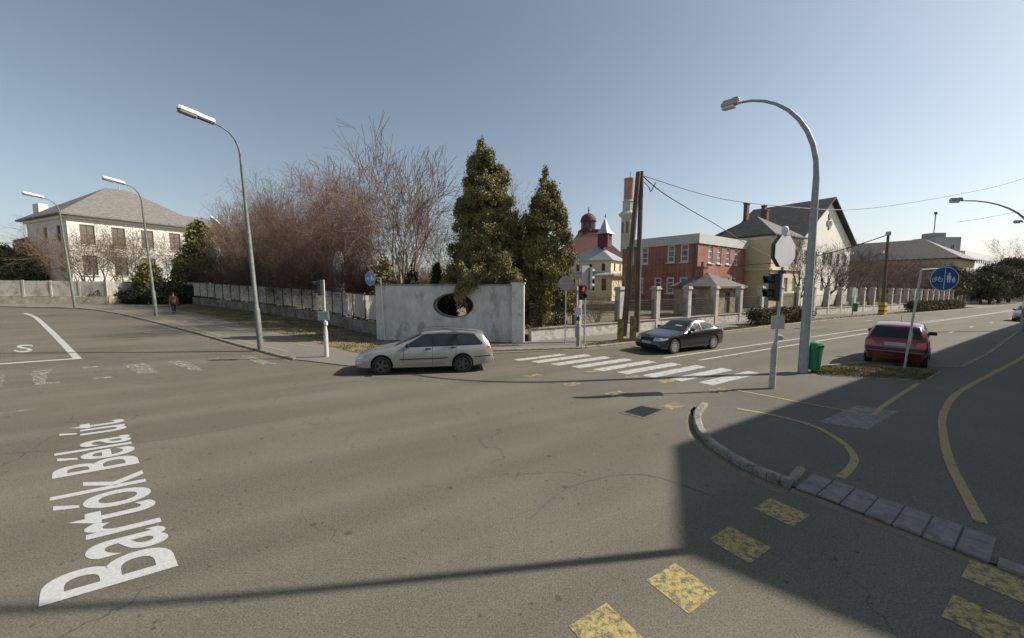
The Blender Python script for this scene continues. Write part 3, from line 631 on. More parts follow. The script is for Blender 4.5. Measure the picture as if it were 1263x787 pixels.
mb = MB(); mb.lathe([(1.95, 12.95), (1.0, 13.9), (.05, 16.1)], 4, (tc_.x, tc_.y, 0), cap=False); o = mb.obj('spire', METALR, tu)
mb = MB(); mb.tube([(tc_.x, tc_.y, 16), (tc_.x, tc_.y, 16.9)], .07, 5); mb.sphere((tc_.x, tc_.y, 16.4), .16, 8); mb.obj('finial', DARKIRON, tu)

# red roofed hall with cupola
b = thing('domed_hall', 'hall with steep dark red tiled roof and octagonal domed cupola on top', 'hall', (19, 94, 0)); mb = MB()
hw = 9; fp4 = [Vector((-hw-4, -hw)), Vector((hw, -hw)), Vector((hw, hw)), Vector((-hw-4, hw))]
for i in range(4): wall_mesh(mb, fp4[i], fp4[(i+1) % 4], 0, 7.6)
mb.obj('wall', OCHRE, b)
mb = MB(); prof = [(1.0, 7.5), (.80, 9.3), (.60, 11.3), (.42, 13.4), (.27, 15.2), (.20, 16.6), (.195, 17.3)]
for k in range(len(prof)-1):
    for j in range(4):
        q = []
        for (jj, kk) in ((j, k), ((j+1) % 4, k), ((j+1) % 4, k+1), (j, k+1)):
            s_, z = prof[kk]; p = fp4[jj]*1.06; cx = (p.x+0)*s_-.0*(1-s_); q.append((cx, p.y*s_, z))
        mb.quad(*q)
rf = mb.obj('roof', ROOFR, b)
mb = MB(); mb.lathe([(2.1, 16.9), (2.1, 17.3), (1.75, 17.35), (1.75, 19.4), (2.0, 19.45), (2.0, 19.6)], 8, (-.5, 0, 0)); cu = mb.obj('cupola', mat('dark red timber', (.13, .05, .04), .8, var=.25), rf)
mb = MB(); mb.lathe([(1.95, 19.6), (1.85, 20.2), (1.5, 20.9), (.9, 21.4), (.2, 21.7), (.1, 21.9)], 16, (-.5, 0, 0)); mb.obj('dome', ROOFR, rf, smooth=True)
mb = MB(); mb.tube([(-.5, 0, 21.8), (-.5, 0, 23.2)], .09, 6); mb.sphere((-.5, 0, 22.4), .25, 8); mb.obj('finial', DARKIRON, rf)
mb = MB()
for j in range(8):
    t = 2*math.pi*(j+.5)/8; mb.box((-.5+math.cos(t)*1.63, math.sin(t)*1.63, 18.4), (.12, .8, 1.3), t)
mb.obj('louvre', GLASSW, rf)
bpy.data.objects[b.name].scale = (1, 1, .93)

# tall chimney
b = thing('chimney_tower', 'tall slender chimney with pink brick top above tan octagonal shaft', 'chimney', (23.9, 80, 0)); mb = MB()
mb.lathe([(1.45, 0), (1.38, 17.0)], 8, (0, 0, 0)); sh = mb.obj('shaft', mat('tan render', (.46, .40, .33), .9, var=.1), b); mb = MB()
for j in range(8):
    t = 2*math.pi*(j+.5)/8; mb.box((math.cos(t)*1.30, math.sin(t)*1.30, 14.6), (.1, .42, 2.2), t)
mb.obj('niche', SHUT, sh)
mb = MB(); mb.lathe([(1.38, 16.6), (1.9, 17.1), (1.95, 17.4), (1.45, 17.8), (1.2, 18.0), (1.15, 19.7), (1.3, 19.9), (1.0, 20.1)], 8); mb.obj('cornice', mat('pale stone', (.50, .48, .44), .85, var=.1), b)
mb = MB(); mb.lathe([(.98, 20.0), (.95, 24.1), (1.02, 24.2), (1.02, 24.5)], 20); mb.obj('brick_flue', CHBRICK, b, smooth=True); mb = MB(); mb.tube([(.2, 0, 24.4), (.2, 0, 25.9)], .05, 5); mb.obj('lightning_rod', DARKIRON, b)

# gabled school block with its hipped wing
g0 = -.35; b = thing('gabled_building', 'white gabled school block with ochre side wing and dark slate roofs', 'building', (*W(65.5, 25.5), g0))
lw = lambda s, n: Vector(W(s, n))-Vector(W(65.5, 25.5))
F = [lw(65.5, 25.5), lw(84.8, 25.5), lw(84.8, 37), lw(65.5, 37)]; ops = [(u-.6, u+.6, v, v+2.1) for u in (2.2, 5.4, 8.6, 11.2, 14.2, 17.2) for v in (2.3, 6.3)]+[(u-.5, u+.5, 10.9, 12.6) for u in (8.2, 11.1)]
mb = MB(); wall_mesh(mb, F[0], F[1], 0, 10.3, [o for o in ops if o[2] < 10]); 
for i in (1, 2, 3): wall_mesh(mb, F[i], F[(i+1) % 4], 0, 10.3)
ap = (F[0]+F[1])/2; mb.poly([(F[0].x, F[0].y, 10.3), (F[1].x, F[1].y, 10.3), (ap.x, ap.y, 16.5)]); mb.obj('wall', mat('bright cream render', (.80, .78, .68), .9, var=.05, scale=1.2), b)
for o in ops:
    if o[2] < 10: window(b, F[0], F[1], o, WFRAME, GLASSB, 2, 2)
mb = MB(); n_ = Vector((.53, -.848)); d = uR; rz = math.atan2(.53, .848)
for dx, dz, r in ((-.55, 13.0, .45), (.55, 13.0, .45), (0, 14.1, .55), (0, 12.4, .4)):
    p = ap+d*dx+n_*.06; M = Matrix.Translation((p.x, p.y, dz)) @ Matrix.Rotation(rz, 4, 'Z') @ Matrix.Rotation(R(90), 4, 'X'); mb.lathe([(r, -.04), (r, .04)], 12, M=M)
mb.obj('rose_window', GLASSW, b)
mb = MB(); o = .7; e0 = F[0]-d*o+n_*o; e1 = F[1]+d*o+n_*o; a1 = ap+n_*o; e3 = F[3]-d*o; e2 = F[2]+d*o; a2 = (F[2]+F[3])/2
ze = 10.3-.35; zt = 16.75
for (x1, z1, x2, z2, y1, y2) in ((e0, ze, a1, zt, e3, a2), (e1, ze, a1, zt, e2, a2)):
    for dz in (0, .22):
        mb.quad((x1.x, x1.y, z1+dz), (x2.x, x2.y, z2+dz), (y2.x, y2.y, z2+dz), (y1.x, y1.y, z1+dz))
    mb.quad((x1.x, x1.y, z1), (x2.x, x2.y, z2), (x2.x, x2.y, z2+.22), (x1.x, x1.y, z1+.22)); mb.quad((x1.x, x1.y, z1), (x1.x, x1.y, z1+.22), (y1.x, y1.y, z1+.22), (y1.x, y1.y, z1))
rf = mb.obj('roof', ROOFD, b)
WG = [lw(56.7, 25.3), lw(65.45, 25.3), lw(65.45, 34), lw(56.7, 34)]; ow = [(u-.55, u+.55, v, v+2.0) for u in (2, 4.6, 7.2) for v in (2.3, 6.2)]; mb = MB()
wall_mesh(mb, WG[0], WG[1], 0, 10.0, ow)
for i in (1, 2, 3): wall_mesh(mb, WG[i], WG[(i+1) % 4], 0, 10.0)
mb.obj('wing_wall', YELLOW, b)
for o in ow: window(b, WG[0], WG[1], o, WFRAME, GLASSB, 2, 2)
mb = MB()
for z, t in ((9.7, .45), (5.4, .2)):
    for i in (0, 3): a, c = WG[i], WG[(i+1) % 4]; dd = (c-a).normalized(); nn = Vector((dd.y, -dd.x)); p = (a+c)/2+nn*.1; mb.box((p.x, p.y, z), ((c-a).length, .22, t), math.atan2(dd.y, dd.x))
mb.obj('cornice', CREAM, b)
mb = MB(); hip_roof(mb, [WG[3], WG[0], WG[1], WG[2]], 10.05, 13.4, .6, 4.2); mb.obj('wing_roof', ROOFD, b)
for (s, n, zt_) in ((61, 31, 15.6), (67, 31, 15.2), (70.5, 33, 16.6)):
    mb = MB(); p = lw(s, n); mb.box((p.x, p.y, zt_-2.2), (.7, .5, 4), rz); mb.box((p.x, p.y, zt_-.15), (.85, .65, .2), rz); mb.obj('chimney', mat('sooty brick', (.14, .09, .07), .9, var=.2), rf)

# long hipped building far along the street
g0 = -1.4; fp = [Vector(W(128, 50)), Vector(W(128, 20.1)), Vector(W(148, 20.1)), Vector(W(148, 50))]
wl = {0: [(u-.7, u+.7, v, v+2.3) for u in (3, 7, 11, 15, 19) for v in (.8, 5.0)], 1: [(u-.7, u+.7, v, v+2.3) for u in (3, 7, 11, 15) for v in (.8, 5.0)]}
b, f, rf = simple_house('long_building', 'ochre building with big dark hipped roof behind reddish bare trees far along the street', 'building', fp, g0, 8.9, 14.2, mat('tan yellow render', (.50, .43, .29), .9, var=.08), ROOFD, wl, WFRAME, GLASSW, ov=.9, rid=7)
for k in (5, 11, 17):
    mb = MB(); p = f[0]+(f[1]-f[0]).normalized()*k+uR*3.2; mb.box((p.x, p.y, 12.3), (.5, .5, 1.2), rz); mb.obj('skylight', WFRAME, rf)
# white modern blocks
fp = [Vector(W(190, 28)), Vector(W(250, 28)), Vector(W(250, 40)), Vector(W(190, 40))]
wl = {0: [(u-1.1, u+1.1, v, v+1.6) for u in range(4, 58, 4) for v in (3, 6.6, 10.4)]}
simple_house('modern_block', 'long white modern block with rows of ribbon windows beyond the pines', 'building', fp, -2, 13.9, 0, mat('bright white render', (.78, .79, .80), .8, var=.04), METALR, wl, DARKIRON, GLASSB, flat=True, nx=3, nz=1)
fp = [Vector((149, 136)), Vector((158, 136)), Vector((158, 144)), Vector((149, 144))]
b, f, rf = simple_house('tower_block', 'grey stepped tower with roof antenna rising behind the dark hipped roof', 'tower', fp, -2, 19.6, 0, mat('grey concrete tower', (.36, .36, .36), .85, var=.08), ROOFD, {0: [(2, 3.4, 15.5, 17), (5.4, 6.8, 15.5, 17)]}, DARKIRON, GLASSB, flat=True)
mb = MB(); mb.box((-1, 0, 22.4), (4.5, 4, 1.9)); mb.box((5.9, 0, 8.5), (3, 6, 17)); mb.box((9.2, 0, 7.3), (3.6, 5, 14.6)); mb.obj('stepped_upper_floor', MATS['grey concrete tower'], b); mb = MB(); mb.tube([(-1, 0, 23.3), (-1, 0, 31)], .14, 5); mb.box((-1, 0, 30.5), (.9, .3, .9)); mb.obj('antenna', DARKIRON, b)
# cream house behind the bare trees
fp = rect((-58, 74), (.95, -.3), 13, 9)
simple_house('cream_house', 'cream house with tan hipped roof half hidden behind the bare brown trees', 'house', fp, 1, 10.5, 14.0, CREAM, ROOFB, {0: [(u-.6, u+.6, v, v+1.8) for u in (2.5, 6.5, 10.5) for v in (3.5, 7.2)]}, WFRAME, GLASSW)
# corner building beside the camera: outside the picture, its shadow lies on the crossing
E0 = Vector((3.03, 6.93))+Vector((.990, .139))*12*1.303; fp = None
b = thing('corner_apartment_block', 'ochre corner block just outside the picture that throws the large shadow', 'building', (E0.x, E0.y, 0)); mb = MB()
q0 = Vector((0, 0)); q1 = Vector((-1.15, -2.84)); q2 = q1+Vector((.777, -.63))*14; q3 = q2+uR*14+Vector((.53, -.848))*2; q4 = uR*60+Vector((.53, -.848))*13; q5 = uR*60
ring = [q1, q2, q3, q4, q5, q0]; ring_ops = {}
for i in range(6):
    a, c = ring[i], ring[(i+1) % 6]; L = (c-a).length; k = int(L/3.6)
    ops = [(L/k*(j+.5)-.6, L/k*(j+.5)+.6, v, v+1.8) for j in range(k) for v in (1.4, 5.0, 8.6)] if i in (0, 4) and k else []
    wall_mesh(mb, a, c, 0, 11.7, ops); ring_ops[i] = (a, c, ops)
mb.obj('wall', OCHRE, b); mb = MB(); mb.prism([(p.x, p.y) for p in ring], 11.7, 12.0); mb.obj('roof', ROOFD, b)
for i in (0, 4):
    a, c, ops = ring_ops[i]
    for o in ops: window(b, a, c, o, WFRAME, GLASSW, 2, 1)

# ------------------------------------------------------------------ walls and fences
# grey rendered corner wall with an oval opening
wa = Vector((-7.31, 20.44)); wb_ = Vector((.02, 19.6)); d = (wb_-wa).normalized(); L = (wb_-wa).length; rz = math.atan2(d.y, d.x); n = Vector((d.y, -d.x))
b = thing('garden_wall', 'high grey rendered corner wall with an oval opening behind the silver estate car', 'wall', (wa.x, wa.y, 0), rz)
ocx, ocz, ra, rb = 4.27, 1.93, 1.03, .6; N = 40; mb = MB()
th = .45; loop = [(ocx+ra*math.cos(2*math.pi*k/N), ocz+rb*math.sin(2*math.pi*k/N)) for k in range(N)]
def outer(k):
    t = 2*math.pi*k/N; cx, sx = math.cos(t), math.sin(t); m = 1e9
    if cx > 1e-6: m = min(m, (L-ocx)/cx)
    if cx < -1e-6: m = min(m, -ocx/cx)
    if sx > 1e-6: m = min(m, (2.98-ocz)/sx)
    if sx < -1e-6: m = min(m, -ocz/sx)
    return (ocx+cx*m, ocz+sx*m)
out_ = [outer(k) for k in range(N)]
corn = [(L, 2.98), (0, 2.98), (0, 0), (L, 0)]
for y, flip in ((0, False), (th, True)):
    for k in range(N):
        a, b_, c, e = loop[k], loop[(k+1) % N], out_[(k+1) % N], out_[k]; pts = [a, b_, c]
        for cr_ in corn:
            if c[0] != e[0] and c[1] != e[1] and abs(cr_[0]-(c[0] if cr_[0] in (0, L) and abs(c[0]-cr_[0]) < 1e-6 else e[0])) < 1e-6 and abs(cr_[1]-(c[1] if abs(c[1]-cr_[1]) < 1e-6 else e[1])) < 1e-6: pts.append(cr_); break
        pts.append(e); q = [(p[0], y, p[1]) for p in pts]; mb.poly(q[::-1] if flip else q)
for k in range(N): a, b_ = loop[k], loop[(k+1) % N]; mb.quad((a[0], 0, a[1]), (a[0], th, a[1]), (b_[0], th, b_[1]), (b_[0], 0, b_[1]))
mb.quad((0, 0, 0), (0, 0, 2.98), (0, th, 2.98), (0, th, 0)); mb.quad((0, 0, 2.98), (L, 0, 2.98), (L, th, 2.98), (0, th, 2.98))
mb.obj('rendered_panel', PLASTER, b)
mb = MB()
for k in range(N):
    a, b_ = loop[k], loop[(k+1) % N]; sc_ = lambda p, s: (ocx+(p[0]-ocx)*s, ocz+(p[1]-ocz)*(1+(s-1)*1.6)); a2, b2 = sc_(a, 1.045), sc_(b_, 1.045)
    mb.quad((a[0], -.03, a[1]), (b_[0], -.03, b_[1]), (b2[0], -.03, b2[1]), (a2[0], -.03, a2[1])); mb.quad((a2[0], -.03, a2[1]), (b2[0], -.03, b2[1]), (b2[0], .0, b2[1]), (a2[0], .0, a2[1])); mb.quad((a[0], -.03, a[1]), (a[0], .1, a[1]), (b_[0], .1, b_[1]), (b_[0], -.03, b_[1]))
mb.obj('oval_surround', mat('brown brick surround', (.14, .10, .075), .9, var=.25), b)
mb = MB(); mb.box((L/2, th/2, 3.01), (L+.1, th+.14, .08)); mb.obj('coping', mat('dark stained coping', (.24, .22, .19), .9, var=.3), b)
mb = MB(); mb.box((L+.30, .05, 1.52), (.60, .62, 3.04)); mb.box((L+.30, .05, 3.08), (.70, .72, .08)); mb.obj('end_pier', mat('white limewashed pier', (.62, .60, .57), .9, var=.12, scale=2, col2=(.40, .40, .39), spots=(1.2, .58)), b)
mb = MB(); mb.box((.15, 1.1, 1.47), (.3, 1.3, 2.94)); mb.obj('return_wall', PLASTER, b)
# long fence of concrete pillars on a low plastered wall
b = thing('pillar_fence', 'long concrete pillar fence with peeling low plaster wall along the far pavement', 'fence', (*W(14.8, 16.4), 0))
o0 = Vector(W(14.8, 16.4)); fl = lambda s, n: Vector(W(s, n))-o0; rz = math.atan2(.53, .848)
def pillar_bm(s, z):
    p = fl(s, 16.62); mb = MB(); mb.box((p.x, p.y, z+1.4), (.40, .42, 2.8), rz); mb.box((p.x, p.y, z+2.83), (.54, .56, .10), rz); mb.box((p.x, p.y, z+2.93), (.44, .46, .12), rz); return mb
svals = [11.3+3.5*k for k in range(0, 35)]
for s in svals[1:]:
    z = H(*W(s, 16.4))-.1; pillar_bm(s, z).obj('pillar', PILLAR, b, bevel=.02)
for k, s in enumerate(svals[:-1]):
    if k in (8,): # a gate
        mb = MB(); 
        for j in range(22): p = fl(s+.25+j*.143, 16.6); mb.box((p.x, p.y, 1.15), (.03, .03, 2.1), rz)
        for z in (.25, 1.9): p = fl(s+1.75, 16.6); mb.box((p.x, p.y, z), (3.0, .05, .06), rz)
        mb.obj('gate', DARKIRON, b); continue
    sm = s+1.75; z = H(*W(sm, 16.4)); p = fl(sm, 16.6); mb = MB(); mb.box((p.x, p.y, z+.30), (3.1, .30, .72), rz); lwm = mb.obj('low_wall', PEEL, b)
    mb = MB(); mb.prism([(-1.55, -.21), (1.55, -.21), (1.55, .21), (-1.55, .21)], 0, .05, Matrix.Translation((p.x, p.y, z+.66)) @ Matrix.Rotation(rz, 4, 'Z')); mb.obj('coping', COPING, lwm)
    mb = MB(); kk = 26 if k < 9 else 9
    for j in range(kk+1):
        q = fl(s+.22+3.06*j/kk, 16.62); mb.box((q.x, q.y, z+1.36), (.012 if k < 9 else .03, .012, 1.3), rz)
    for zz in ([.76, 2.0]+([.97+.17*t for t in range(6)] if k < 9 else [])): mb.box((p.x, p.y, z+zz), (3.1, .016 if 0 else .014, .014 if zz not in (.76, 2.0) else .035), rz)
    mb.obj('railing', DARKIRON, b)
# left fence: plinth, iron posts, sheets with tree shadows painted as streaks
b = thing('panel_fence', 'white sheet fence with painted tree-shadow streaks on a low stained plinth under the bare reddish trees', 'fence', (*lfence[0], 0))
lo = Vector(lfence[0]); pts = []; tot = 0
poly = [Vector(p) for p in lfence]
for a, c in zip(poly[:-1], poly[1:]):
    k = round((c-a).length/1.75)
    for i in range(k): pts.append(a+(c-a)*i/k)
pts.append(poly[-1])
PLINTH = mat('stained concrete plinth', (.27, .23, .17), .95, var=.25, scale=2.5, bump=.4, bscale=20, col2=(.15, .13, .10), spots=(1.2, .5))
for i, (a, c) in enumerate(zip(pts[:-1], pts[1:])):
    z = H(*((a+c)/2)); p = (a+c)/2-lo; d = (c-a).normalized(); rz_ = math.atan2(d.y, d.x); L_ = (c-a).length
    mb = MB(); mb.box((p.x, p.y, z+.27), (L_, .34, 1.0), rz_); mb.obj('plinth', PLINTH, b)
    mb = MB(); nb = 9
    for j in range(nb):   # corrugated sheet
        u0 = -L_/2+.08+(L_-.16)*j/nb; u1 = -L_/2+.08+(L_-.16)*(j+1)/nb; um = (u0+u1)/2; f = lambda u, v: (p.x+d.x*u-d.y*v, p.y+d.y*u+d.x*v)
        for (ua, va, ub, vb) in ((u0, 0, um, .02), (um, .02, u1, 0)): A_ = f(ua, va); B_ = f(ub, vb); j_ = random.uniform(-.01, .01); mb.quad((*A_, z+.95), (*B_, z+.95), (*B_, z+2.36+j_), (*A_, z+2.36+j_))
    mb.obj('sheet', PANELM, b)
    q = a-lo; mb = MB(); mb.box((q.x, q.y, z+1.62), (.06, .06, 1.75), rz_); mb.obj('post', DARKIRON, b)
    mb = MB(); mb.box((p.x+d.y*.03, p.y-d.x*.03, z+2.42), (L_, .03, .04), rz_); mb.obj('rail', DARKIRON, b); mb = MB(); mb.box((p.x+d.y*.03, p.y-d.x*.03, z+.86), (L_, .03, .04), rz_); mb.obj('rail', DARKIRON, b)
# far left fence
b = thing('board_fence', 'pale board fence on a tan plinth in front of the villa', 'fence', (-52, 43, 0)); 
pp = [at(-40, 377.5), at(35, 377), at(108, 376.5)]; pp = [Vector((p[0], p[1]+2.0)) for p in pp]+[Vector((-41.5, 45.5)), Vector((-36.2, 43.6))]
for a, c in zip(pp[:-1], pp[1:]):
    k = max(1, round((c-a).length/2.6))
    for i in range(k):
        s0_ = a+(c-a)*i/k; s1_ = a+(c-a)*(i+1)/k; p = (s0_+s1_)/2-Vector((-52, 43)); d = (s1_-s0_).normalized(); rz_ = math.atan2(d.y, d.x); L_ = (s1_-s0_).length; z = H(*((s0_+s1_)/2))
        mb = MB(); mb.box((p.x, p.y, z+.35), (L_, .3, .9), rz_); mb.obj('plinth', mat('tan plinth', (.38, .32, .24), .9, var=.2), b)
        mb = MB(); mb.box((p.x, p.y, z+1.6), (L_-.1, .05, 1.55), rz_); mb.obj('board_panel', PANELM, b)
        q = s0_-Vector((-52, 43)); mb = MB(); mb.box((q.x, q.y, z+1.4), (.14, .14, 2.1), rz_); mb.obj('post', PILLAR, b)

# ------------------------------------------------------------------ trees
def tubes_np(segs, n):
    """segs: list of (p0,p1,r0,r1) -> arrays"""
    S = np.array([(*a, *b, r0, r1) for a, b, r0, r1 in segs], dtype=float); p0, p1, r0, r1 = S[:, :3], S[:, 3:6], S[:, 6], S[:, 7]
    d = p1-p0; d /= np.linalg.norm(d, axis=1, keepdims=True)+1e-9; up = np.where(np.abs(d[:, 2:3]) > .9, np.array([[1., 0, 0]]), np.array([[0, 0, 1.]]))
    a = np.cross(d, up); a /= np.linalg.norm(a, axis=1, keepdims=True); b = np.cross(a, d); V = np.zeros((len(S), 2*n, 3))
    for j in range(n):
        t = 2*math.pi*j/n; o = a*math.cos(t)+b*math.sin(t); V[:, j] = p0+o*r0[:, None]; V[:, n+j] = p1+o*r1[:, None]
    F = np.array([[j, (j+1) % n, n+(j+1) % n, n+j] for j in range(n)]); F = (F[None]+(np.arange(len(S))*2*n)[:, None, None]).reshape(-1, 4)
    return V.reshape(-1, 3), F
def grow(seed, height, spread=.5, kids=(4, 5, 5, 4), trunk=.25, stems=1, gravity=0, r0=None, ang=(25, 55), fine=.008, curl=.12, rmax=None, lean=(8, 30)):
    rng = random.Random(seed); big = []; small = []
    def br(p, d, L, r, lev):
        k = 4 if lev < 2 else 3; q = p.copy(); dd = d.copy(); pts = [(q.copy(), r)]
        for i in range(k):
            dd = (dd+Vector((rng.gauss(0, curl), rng.gauss(0, curl), rng.gauss(0, curl*.6)+(.06 if lev < 3 else .03)-gravity*lev*.05))).normalized(); q = q+dd*L/k
            pts.append((q.copy(), max(fine*.6, r*(1-.62*(i+1)/k))))
        for (a, ra), (b, rb) in zip(pts[:-1], pts[1:]): (big if lev <= 1 else small).append((a, b, ra, rb))
        if lev >= len(kids): return
        nk = kids[lev]
        for j in range(nk):
            t = rng.uniform(.28 if lev else .35, 1) if j < nk-1 else 1.0; f = t*k; i = min(k-1, int(f)); a, ra = pts[i]; b, rb = pts[i+1]; o = a.lerp(b, f-i); rr = (ra+(rb-ra)*(f-i))
            an = R(rng.uniform(*ang))*(spread*2 if lev < 2 else 1.1); az = rng.uniform(0, 6.283); base = (b-a).normalized(); x = base.cross(Vector((0, 0, 1)) if abs(base.z) < .95 else Vector((1, 0, 0))).normalized(); y = base.cross(x)
            nd = base*math.cos(an)+(x*math.cos(az)+y*math.sin(az))*math.sin(an)
            br(o, nd, L*rng.uniform(.5, .78)*(1.05-.35*t*0), rr*rng.uniform(.5, .72), lev+1)
    for s in range(stems):
        an = 0 if stems == 1 else R(rng.uniform(*lean)); az = 2*math.pi*(s+rng.random()*.6)/stems; d = Vector((math.sin(an)*math.cos(az), math.sin(an)*math.sin(az), math.cos(an)))
        br(Vector((rng.gauss(0, .12), rng.gauss(0, .12), -.2))if stems > 1 else Vector((0, 0, -.2)), d, height*(.42 if stems == 1 else .46), trunk, 0)
    zs_ = sorted(s[1][2] for s in big+small); f = height/zs_[int(len(zs_)*.985)]
    cx_ = sum(s[1][0] for s in small)/len(small); cy_ = sum(s[1][1] for s in small)/len(small); rs_ = sorted(math.hypot(s[1][0]-cx_, s[1][1]-cy_) for s in small); rm_ = rs_[int(len(rs_)*.985)]
    g_ = min(f, rmax/rm_) if rmax else f
    T_ = lambda p: Vector(((p[0]-cx_*.6)*g_, (p[1]-cy_*.6)*g_, p[2]*f)) if p[2] > .5 else Vector((p[0]*g_, p[1]*g_, p[2]*f))
    sc = lambda L: [(T_(a), T_(b), r, q) for a, b, r, q in L if b[2]*f < height*1.04 and math.hypot(b[0]-cx_, b[1]-cy_) < rm_*1.06]
    return sc(big), sc(small)
def bare_tree(name, label, x, y, seed, height, bark, twig, group=None, **k):
    b, s = grow(seed, height, **k); t = thing(name, label, 'tree', gz(x, y), 0, group)
    V, F = tubes_np(b, 6); fast_mesh('trunk', V, F, bark, t); V, F = tubes_np(s, 3); fast_mesh('crown', V, F, twig, t); return t
def posx(px, Y): return (px-631.5)/474*Y
# the big vase shaped tree
bare_tree('bare_tree', 'tall vase-shaped bare tree with upswept branches behind the grey corner wall', posx(497, 26), 26, 11, 12.0, mat('brownish grey bark', (.30, .24, .19), .95, var=.25), mat('pinkish twigs', (.21, .14, .11), .95, var=.2), kids=(4, 4, 4, 3), stems=7, trunk=.16, spread=.50, ang=(20, 48), fine=.021, curl=.085, rmax=5.4, lean=(4, 30))
protoA = bare_tree('bare_tree', 'reddish bare tree nearest behind the left end of the grey wall', posx(462, 31), 31, 21, 10, BARK, BARKR, kids=(6, 5, 5, 4, 3), trunk=.16, spread=.5, fine=.013, rmax=4.6)
protoB = bare_tree('bare_tree', 'tall grey bare tree rising above the others behind the panel fence', posx(368, 43), 43, 33, 14.6, BARKG, BARKG, kids=(6, 5, 5, 4, 3), trunk=.22, spread=.42, fine=.016, rmax=5)
protoC = bare_tree('bare_tree', 'tan twiggy tree nearest the left street lamp post', posx(335, 40), 40, 44, 11, BARK, BARKT, kids=(6, 5, 5, 4, 3), trunk=.16, spread=.5, fine=.014, stems=2, rmax=5)
g = 'bare trees crowded behind the panel fence'
for o in (protoA, protoB, protoC): o['group'] = g
sp = [(protoC, 300, 46, 1.05, 'leftmost tan bare tree left of the tall left lamp post'), (protoB, 404, 42, .92, 'grey bare tree just left of the big vase-shaped tree, far back'), (protoA, 432, 34, 1.22, 'tall reddish bare tree between the blue sign and the left signal'),
      (protoC, 275, 56, 1.0, 'tan bare tree farthest left, beside the villa evergreen'), (protoA, 398, 31, .93, 'reddish bare tree behind the left pedestrian signal'), (protoA, 418, 38, 1.18, 'reddish bare tree behind the pale pollarded trunk'),
      (protoC, 352, 33, .72, 'low tan thicket tree close behind the white sheet fence'), (protoA, 375, 36, .95, 'reddish bare tree midway along the sheet fence'), (protoB, 330, 52, .98, 'grey bare tree behind the tan one by the tall lamp'),
      (protoC, 318, 38, .72, 'short tan bare tree beside the tall left lamp post'), (protoC, 286, 44, .75, 'short tan bare tree above the far end of the sheet fence'), (protoA, 345, 44, 1.15, 'dark reddish bare tree in the middle of the thicket'),
      (protoA, 442, 28, .78, 'small reddish bare tree just above the blue cycle sign'), (protoB, 386, 50, 1.02, 'pale grey bare tree at the back of the thicket'), (protoC, 262, 50, .75, 'small tan bare tree right of the villa evergreen'),
      (protoA, 545, 30, .9, 'reddish bare tree between the big vase tree and the tall evergreen'), (protoB, 628, 32, .72, 'bare tree peeping between the two tall evergreens')]
for k, (pr0, px, Y, s_, lab) in enumerate(sp): dup(pr0, gz(posx(px, Y), Y, -.1), 1.7*k+.5, lab, g, (s_, s_, s_*(1+.05*(k % 3))))
pu = bare_tree('bare_thicket_shrub', 'brown many-stemmed shrub just behind the panel fence beside the pollarded trunk', posx(440, 27), 27, 95, 4.6, BARK, mat('dark brown twigs', (.12, .08, .06), .95, var=.3), kids=(6, 5, 5, 2), trunk=.05, stems=9, spread=.5, fine=.013, rmax=2.6, lean=(8, 40), group='brown shrubs along the panel fence'); pu['category'] = 'shrub'
for k, (px, Y, s_, lab) in enumerate(((400, 30, 1.0, 'brown shrub behind the left pedestrian signal'), (375, 32, 1.15, 'brown shrub third from the right behind the panel fence'), (352, 34, 1.0, 'brown shrub right of the tall left lamp post'), (330, 36.5, 1.2, 'brown shrub directly behind the tall left lamp post'), (308, 39, 1.1, 'brown shrub left of the tall left lamp post'), (288, 42, 1.2, 'brown shrub two thirds along the panel fence'), (268, 45, 1.2, 'brown shrub near the far end of the panel fence'), (470, 27, .9, 'brown shrub at the left end of the grey wall'), (525, 25.5, .9, 'brown shrub behind the grey wall between vase tree and evergreen'), (415, 36, 1.5, 'taller brown shrub at the back behind the pollarded trunk'), (360, 42, 1.6, 'taller brown shrub deep in the thicket'), (310, 48, 1.6, 'taller brown shrub at the back near the villa side'))):
    dup(pu, gz(posx(px, Y), Y, -.05), k*2.1+.4, lab, 'brown shrubs along the panel fence', (s_,)*3)
# thin pale trees before the villa
pv = bare_tree('bare_tree', 'pale thin bare tree in front of the second villa window from the left', posx(122, 43), 43, 51, 8.4, BARKP, BARKT, kids=(5, 5, 4, 3), trunk=.10, stems=3, spread=.4, fine=.016, group='thin pale trees before the villa')
for k, (px, Y, s_, lab) in enumerate(((98, 43, 1.0, 'pale thin bare tree at the villa front left corner'), (158, 44, .8, 'pale thin bare tree below the middle villa windows'), (184, 45, 1.05, 'pale thin bare tree behind the second street lamp'), (84, 44, .7, 'smallest pale bare tree by the third street lamp'), (208, 46, .8, 'pale thin bare tree beside the villa evergreen'))):
    dup(pv, gz(posx(px, Y), Y, -.1), k*1.3+.4, lab, 'thin pale trees before the villa', (s_,)*3)
